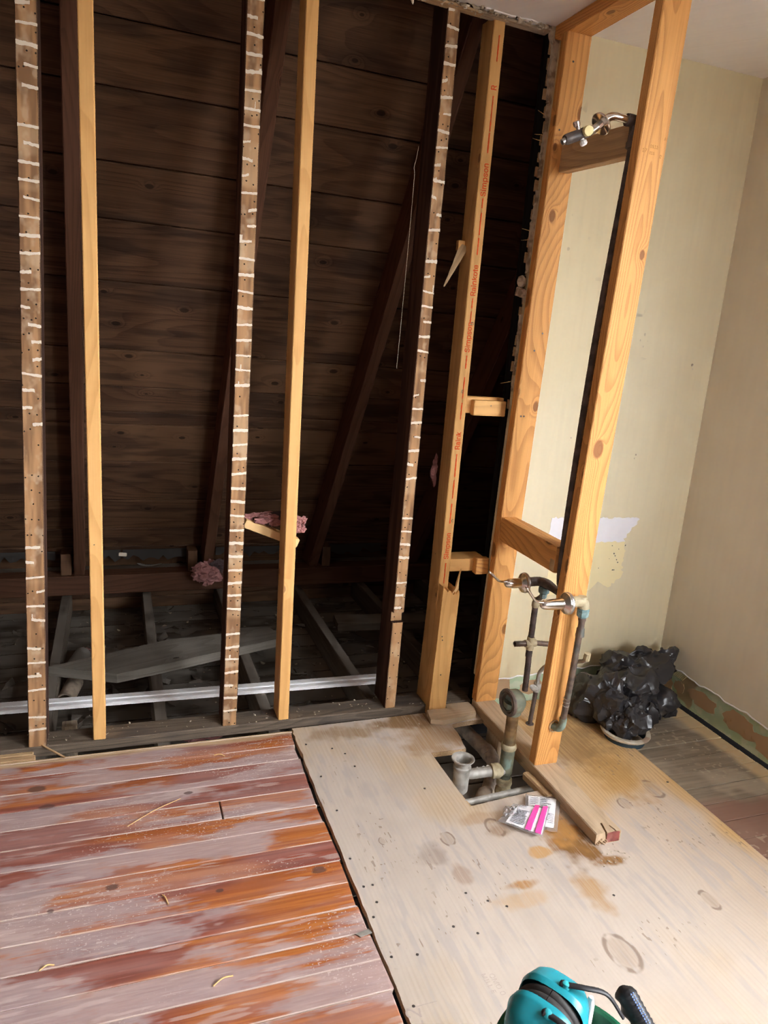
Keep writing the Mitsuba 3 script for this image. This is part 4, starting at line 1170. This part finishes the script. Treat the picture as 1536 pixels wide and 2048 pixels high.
part(k, 'knob', lathe([(.005, -.014), (.006, -.002), (.0095, 0), (.010, .008), (.007, .011), (0, .011)], (1.205, YA - .004, 1.968), norm(A(.4, -.2, -.85)), 10), 'm_white', 20)
part(k, 'outlet', tube([A(1.156, YA + .004, 1.966), A(1.146, YA + .005, 1.958)], .0085, 14, .006), 'm_chrome_dull', 40)

k = thing('stop_valve', 'small stop valve on a dark floor pipe left behind the front orange post', 'valve')
SV = A(1.490, -.165, .158)
part(k, 'pipe', tube([(1.492, -.15, .0), (1.490, -.165, .16)], .0085, 14), 'm_black_pipe', 40)
part(k, 'escutcheon', lathe([(.009, .003), (.015, .003), (.016, 0)], (1.492, -.15, .0), (0, 0, 1), 16), 'm_black_pipe', 40)
part(k, 'valve_body', cat([tube([SV + A(0, 0, -.012), SV + A(0, 0, .025)], .012, 16), lathe([(.006, -.022), (.012, -.02), (.012, .02), (.006, .022)], SV + A(0, 0, .004), norm(A(-1, -.3, .1)), 16)]), 'm_oldmetal', 40)
part(k, 'handle', trimesh.Trimesh(*(lambda m: (m.vertices * A(.022, .008, .012) @ np.array([[.8, .2, -.55], [-.2, 1, 0], [.55, 0, .8]]) + SV + A(-.022, -.012, .012), m.faces))(trimesh.creation.icosphere(3))), 'm_oldmetal', 40, label='oval valve handle')
part(k, 'supply_tube', tube(catmull([SV + A(0, 0, .02), SV + A(.002, -.008, .075), SV + A(.012, -.05, .125), SV + A(.02, -.13, .17), SV + A(.025, -.22, .215), SV + A(.02, -.243, .24)], 6), .0075, 14), 'm_oldmetal', 40, label='curved grey supply tube')
part(k, 'tube_nut', tube([SV + A(.02, -.238, .228), SV + A(.019, -.243, .255)], .0115, 8), 'm_brassring', 30)

# ------------------------------------------------------------------ rubbish bag stuffed in the closet flange
k = thing('closet_flange', 'round rusty closet flange standing on the floor under the rubbish bag', 'pipe flange')
part(k, 'ring', lathe([(.074, -.004), (.088, -.003), (.092, .003), (.091, .009), (.080, .011), (.074, .009), (.074, -.004)], (1.806, -.318, .024), (0, 0, 1), 44), 'm_ring', 40, label='whitish rusty ring')
part(k, 'barrel', lathe([(.0745, .0), (.0755, -.012), (.0745, -.030)], (1.806, -.318, .024), (0, 0, 1), 36), 'm_blueblack', 40)


def bagmesh():
    balls = [((1.80, -.30, .055), (.075, .075, .05)), ((1.775, -.225, .105), (.075, .090, .085)), ((1.745, -.16, .09), (.055, .085, .075)), ((1.70, -.085, .055), (.05, .075, .055)), ((1.86, -.20, .115), (.10, .10, .080)), ((1.93, -.155, .11), (.10, .095, .080)), ((2.03, -.165, .065), (.085, .10, .060)),
             ((1.94, -.09, .165), (.085, .07, .060)), ((2.03, -.10, .165), (.09, .07, .055)), ((2.08, -.17, .05), (.065, .07, .048)), ((1.82, -.29, .08), (.05, .08, .05)), ((1.90, -.26, .06), (.08, .05, .055))]
    M = m3.Manifold()
    for c, r in balls:
        s = m3.Manifold.sphere(1.0, 28).scale(r).translate(c)
        M = M + s
    flap = m3.Manifold.hull_points(np.array([(1.93, -.075, .20), (2.00, -.085, .235), (2.05, -.075, .236), (2.185, -.085, .222), (2.192, -.10, .20), (2.17, -.125, .125), (2.10, -.15, .11), (2.0, -.13, .14), (2.17, -.07, .15), (1.95, -.06, .15)], np.float32))
    M = (M + flap).trim_by_plane((0, 0, 1), .0)
    M = M.refine_to_length(.008)
    m = tm(M)
    m = trimesh.Trimesh(m.vertices, m.faces, process=True)
    trimesh.smoothing.filter_taubin(m, iterations=6)
    v = np.array(m.vertices)
    n = np.array(m.vertex_normals)
    # long creases that fan out of the flange, crossed by broad folds and a few sharp tucks
    q = v - A(1.806, -.318, .02)
    a = np.arctan2(q[:, 1], q[:, 0])
    r1 = np.linalg.norm(q, axis=1)
    ridge = lambda x: 1 - np.abs(2 * x - 1)
    bend = meshkit.noise(v * 7, 8)
    fold = ridge(meshkit.noise(np.stack([a * 4.0 + bend * 1.5, r1 * 3.5, bend * 2], 1), 4))
    d1, d2, d3 = norm(A(.8, .3, .5)), norm(A(-.4, .8, .45)), norm(A(.1, -.5, .85))
    wide = ridge(meshkit.noise(np.stack([v @ d1 * 20 + bend * 2, v @ d2 * 7, v @ d3 * 8], 1), 1))
    long = ridge(meshkit.noise(np.stack([v @ d2 * 38 + bend * 3, v @ d1 * 9, v @ d3 * 11], 1), 2))
    fine = ridge(meshkit.noise(np.stack([v @ d3 * 90 + bend * 5, v @ d2 * 18, v @ d1 * 24], 1), 3))
    h = .014 * (fold ** 2.5 - .35) + .032 * (wide ** 4 - .25) + .018 * (long ** 4 - .25) + .006 * (fine ** 3 - .3)
    v = v + n * h[:, None]
    v[:, 2] = np.maximum(v[:, 2], .002)
    v[:, 0] = np.minimum(v[:, 0], RX - .012)
    v[:, 1] = np.minimum(v[:, 1], WY - .006)
    m.vertices = v
    return m
k = thing('rubbish_bag', 'crumpled black plastic rubbish bag heaped in the far right corner', 'plastic bag')
put(k, bagmesh(), 'm_bag', 24)

# ------------------------------------------------------------------ small zip bags with printed cards
def sheet(corners, nu, nv, amp, seed, z0=.002, dome=0.0):
    """A crumpled sheet over four floor corners; returns (mesh, at) with at(u, v) -> point."""
    c = [np.asarray(p, float) for p in corners]

    def at(u, v):
        u, v = np.asarray(u, float), np.asarray(v, float)
        p = (c[0][None] * ((1 - u) * (1 - v))[:, None] + c[1][None] * (u * (1 - v))[:, None] + c[2][None] * (u * v)[:, None] + c[3][None] * ((1 - u) * v)[:, None])
        z = z0 + dome * np.sin(np.pi * u) * np.sin(np.pi * v) + amp * (1 - np.abs(2 * meshkit.noise(np.stack([u * 5 + seed, v * 6, u * 0], 1), seed) - 1))
        return np.concatenate([p, z[:, None]], 1)
    return at


def grid(at, u0, u1, v0, v1, nu, nv, lift, thick=.0003):
    u, v = np.meshgrid(np.linspace(u0, u1, nu + 1), np.linspace(v0, v1, nv + 1))
    P = at(u.ravel(), v.ravel()) + A(0, 0, lift)
    Q = P - A(0, 0, thick)
    V = np.concatenate([P, Q])
    n, f = len(P), []
    w = nu + 1
    for j in range(nv):
        for i in range(nu):
            a, b, c_, d = j * w + i, j * w + i + 1, (j + 1) * w + i + 1, (j + 1) * w + i
            f += [[a, b, c_], [a, c_, d], [n + a, n + c_, n + b], [n + a, n + d, n + c_]]
    rim = [i for i in range(w)] + [j * w + nu for j in range(1, nv + 1)] + [nv * w + i for i in range(nu - 1, -1, -1)] + [j * w for j in range(nv - 1, 0, -1)]
    for a, b in zip(rim, rim[1:] + rim[:1]):
        f += [[a, n + a, n + b], [a, n + b, b]]
    return fix(trimesh.Trimesh(V, f, process=False))


def zipbag(label, corners, seed, lab, stripes, z0, lines, dome):
    k = thing('zip_bag', label, 'plastic bag', 'small plastic bags by the hole')
    at = sheet(corners, 12, 12, .0028, seed, z0, dome)
    part(k, 'film', grid(at, 0, 1, 0, 1, 22, 22, -.0008), 'm_clear', label='clear plastic film')
    part(k, 'card', grid(at, *lab, 18, 18, 0), 'm_label', label='white printed card')
    for a in stripes:
        part(k, 'pink_stripe', grid(at, *a, 4, 16, .0042), 'm_pink', label='bright pink stripe')
    for a in lines:
        part(k, 'print_line', grid(at, *a, 14, 1, .0018, .0002), 'm_ink')
    return k
L1 = [(.42 + .0 * i, .42 + rng.uniform(.2, .34), .10 + .058 * i, .122 + .058 * i) for i in range(13)]
zipbag('larger clear zip bag with white printed card, lying against the floor plate', ((1.235, -.556), (1.338, -.602), (1.232, -.748), (1.150, -.700)), 3, (.08, .88, .06, .92), [], .010, L1 + [(.13, .36, .12 + .05 * i, .13 + .05 * i) for i in range(5)] + [(.42, .84, .55 + .05 * i, .558 + .05 * i) for i in range(6)], .004)
L2 = [(.22, .22 + rng.uniform(.26, .34), .34 + .052 * i, .362 + .052 * i) for i in range(11)]
zipbag('smaller clear zip bag with two bright pink stripes, on the plywood by the hole', ((1.165, -.600), (1.272, -.642), (1.172, -.762), (1.075, -.664)), 5, (.16, .97, .06, .95), [(.60, .73, .02, .97), (.82, .95, .04, .98)], .016, L2 + [(.22, .42, .11, .125), (.22, .42, .16, .17), (.22, .36, .21, .22)], .004)
k = thing('zip_bag', 'crumpled silvery clear plastic bag at the left of the two printed bags', 'plastic bag')
at = sheet(((1.128, -.606), (1.185, -.612), (1.165, -.672), (1.098, -.650)), 8, 8, .016, 9, .004, .012)
put(k, grid(at, 0, 1, 0, 1, 20, 20, 0), 'm_clear')

# ------------------------------------------------------------------ bucket with ear defenders, gripped tool
BC = A(.703, -1.553, 0)
BR, BH = .128, .272
k = thing('green_bucket', 'dark green plastic bucket at the bottom edge holding ear defenders', 'bucket')
part(k, 'body', lathe([(0, .0), (.098, .0), (.103, .004), (BR - .008, BH - .03), (BR - .006, BH - .004), (BR - .010, BH - .004), (BR - .013, BH - .03), (.100, .006), (0, .006)], BC, (0, 0, 1), 56), 'm_bucket', 40)
part(k, 'rim', lathe([(BR - .010, BH - .022), (BR + .001, BH - .022), (BR + .003, BH - .006), (BR + .001, BH + .001), (BR - .006, BH + .003), (BR - .011, BH), (BR - .010, BH - .022)], BC, (0, 0, 1), 64), 'm_bucket', 40, label='rolled green rim')
def _bk(r):
    a, q = r.uniform(0, 6.28), math.sqrt(r.random()) * .10
    return (BC[0] + q * math.cos(a), BC[1] + q * math.sin(a), .20 + r.uniform(0, .02))
k = thing('bucket_clutter', 'white and grey odds and ends filling the green bucket', 'oddments')
labels[k]['kind'] = 'stuff'
part(k, 'white_bits', stuff_chips(60, _bk, .014, .7, 4), 'm_white', kind='stuff')
part(k, 'grey_bits', stuff_chips(60, _bk, .016, .7, 6), 'm_rubber', kind='stuff')
part(k, 'heap', lathe([(.11, 0), (.112, .19), (.06, .205), (0, .21)], BC + A(0, 0, .007), (0, 0, 1), 30), 'm_bucket')
k = thing('glue_tube', 'white tube end sticking up in the green bucket right of the ear defenders', 'tube')
put(k, tube([BC + A(.075, .060, .215), BC + A(.080, .066, .295), BC + A(.080, .066, .310)], [.008, .008, .004], 12), 'm_white', 40)

k = thing('ear_defenders', 'teal ear defenders with black cushions folded together on the bucket', 'ear defenders')
ED = A(.688, -1.495, .292)
N1 = norm(A(.84, .52, .10))             # from the left cup to the right cup
U1 = norm(np.cross(N1, norm(A(.52, -.84, .0))))
U1 = U1 if U1[2] > 0 else -U1
V1 = norm(np.cross(U1, N1))             # along the cups, away from the camera
def cup(sgn):
    """Lofted shell: oval rings from the cushion outwards."""
    t = np.linspace(0, 2 * np.pi, 41)[:-1]
    rings = []
    for off, a, b, sq in ((.013, .064, .062, 2.8), (.024, .066, .064, 2.8), (.028, .064, .062, 3.0), (.052, .056, .054, 3.4), (.066, .046, .044, 3.4), (.070, .038, .036, 3.0), (.0705, .0, .0, 2)):
        cs, sn = np.cos(t), np.sin(t)
        x = np.sign(cs) * np.abs(cs) ** (2 / sq) * a
        y = np.sign(sn) * np.abs(sn) ** (2 / sq) * b
        rings.append(ED + sgn * N1 * off + np.outer(x, U1) + np.outer(y, V1))
    v = np.concatenate(rings)
    f, n = [], 40
    for i in range(len(rings) - 1):
        for j in range(n):
            p, q = i * n + j, i * n + (j + 1) % n
            f += [[p, q, q + n], [p, q + n, p + n]]
    return trimesh.Trimesh(v, f, process=False)
def cushion(sgn):
    t = np.linspace(0, 2 * np.pi, 45)
    path = [ED + sgn * N1 * .0075 + U1 * .054 * math.cos(a) + V1 * .052 * math.sin(a) for a in t]
    return tube(path, .0105, 14)
for sgn in (-1, 1):
    kc = part(k, 'cup', cup(sgn), 'm_teal', 32, label='teal cup')
    part(kc, 'cushion', cushion(sgn), 'm_foam', 40, label='black cushion')
    piv = ED + sgn * N1 * .034 + U1 * .0655 - V1 * .014
    part(kc, 'pivot', lathe([(.008, -.008), (.0075, .003), (.005, .0045), (0, .005)], piv, norm(U1 * .9 + N1 * sgn * .35), 20), 'm_teal_light', 40, label='teal pivot button')
    if sgn > 0:
        path = [piv + V1 * .010, piv, piv - V1 * .028 + N1 * .012 + U1 * .003, piv - V1 * .060 + N1 * .036 - U1 * .010, piv - V1 * .090 + N1 * .042 - U1 * .045]
    else:
        path = [piv + V1 * .010, piv, piv - V1 * .028 - N1 * .002 + U1 * .002, piv - V1 * .065 - N1 * .004 - U1 * .008, piv - V1 * .095 - N1 * .004 - U1 * .04]
    part(kc, 'arm', tube(catmull(path, 7), np.interp(np.linspace(0, 1, 29), [0, .12, .3, 1], [.004, .0085, .006, .0048]), 12, flat=.6), 'm_rubber', 40, label='black folding arm')
part(k, 'headband', tube(catmull([ED - V1 * .10 - U1 * .01 + N1 * .075, ED - V1 * .125 - U1 * .03 + N1 * .03, ED - V1 * .125 - U1 * .03 - N1 * .03, ED - V1 * .09 - U1 * .02 - N1 * .06], 8), .006, 12), 'm_rubber', 40)

k = thing('gripped_tool', 'tool with a black ribbed grip and blue dotted strip right of the bucket', 'hand tool')
G0, G1 = A(.858, -1.475, .300), A(.945, -1.80, .02)
gd = norm(G1 - G0)
gs = norm(np.cross(gd, A(0, 0, 1)))
gu = norm(np.cross(gs, gd))
gu = gu if gu[2] > 0 else -gu
def gpt(s): return G0 + gd * s + gu * (.010 * math.sin(s * 9))
nn_ = 60
ss = np.linspace(.0, .17, nn_)
t = np.linspace(0, 2 * np.pi, 33)[:-1]
rings = []
for s in ss:
    r = .0205 * (1 - .75 * max(0, 1 - s / .016) ** 2.2)
    bump = .0045 * math.sin(s * 2 * math.pi / .030) * min(1, s / .02)
    ca, sa = np.cos(t), np.sin(t)
    rr = r + np.where(sa < -.2, bump * np.clip(-sa, 0, 1), 0) + np.where(sa > .2, .0006 * np.sign(math.sin(s * 2 * math.pi / .0042)), 0)
    rings.append(gpt(s) + np.outer(rr * ca * .92, gs) + np.outer(rr * sa * 1.05, gu))
v = np.concatenate(rings + [[gpt(-.001)], [gpt(.17)]])
f = []
for i in range(nn_ - 1):
    for j in range(32):
        p, q = i * 32 + j, i * 32 + (j + 1) % 32
        f += [[p, q, q + 32], [p, q + 32, p + 32]]
for j in range(32):
    f += [[len(v) - 2, (j + 1) % 32, j], [len(v) - 1, (nn_ - 1) * 32 + j, (nn_ - 1) * 32 + (j + 1) % 32]]
part(k, 'grip', fix(trimesh.Trimesh(v, f, process=False)), 'm_rubber', 25, label='black ribbed grip')
dots = []
for i in range(34):
    s = .014 + i * .0044
    for q in (-1, 1):
        c = gpt(s) + gu * .0212 + gs * (q * .0028 + .004)
        m = trimesh.creation.icosphere(1)
        m.vertices = m.vertices * .0016 + c
        dots.append(m)
part(k, 'dotted_strip', cat(dots), 'm_bluedot', 40, label='strip of blue dots', kind='stuff')
part(k, 'shank', tube([gpt(.165), G0 + gd * .415], .008, 16), 'm_steel', 40)
part(k, 'head', bar(G0 + gd * .41 - gs * .05, G0 + gd * .41 + gs * .05, .022, .022, gu, .003, 4)[0], 'm_steel')
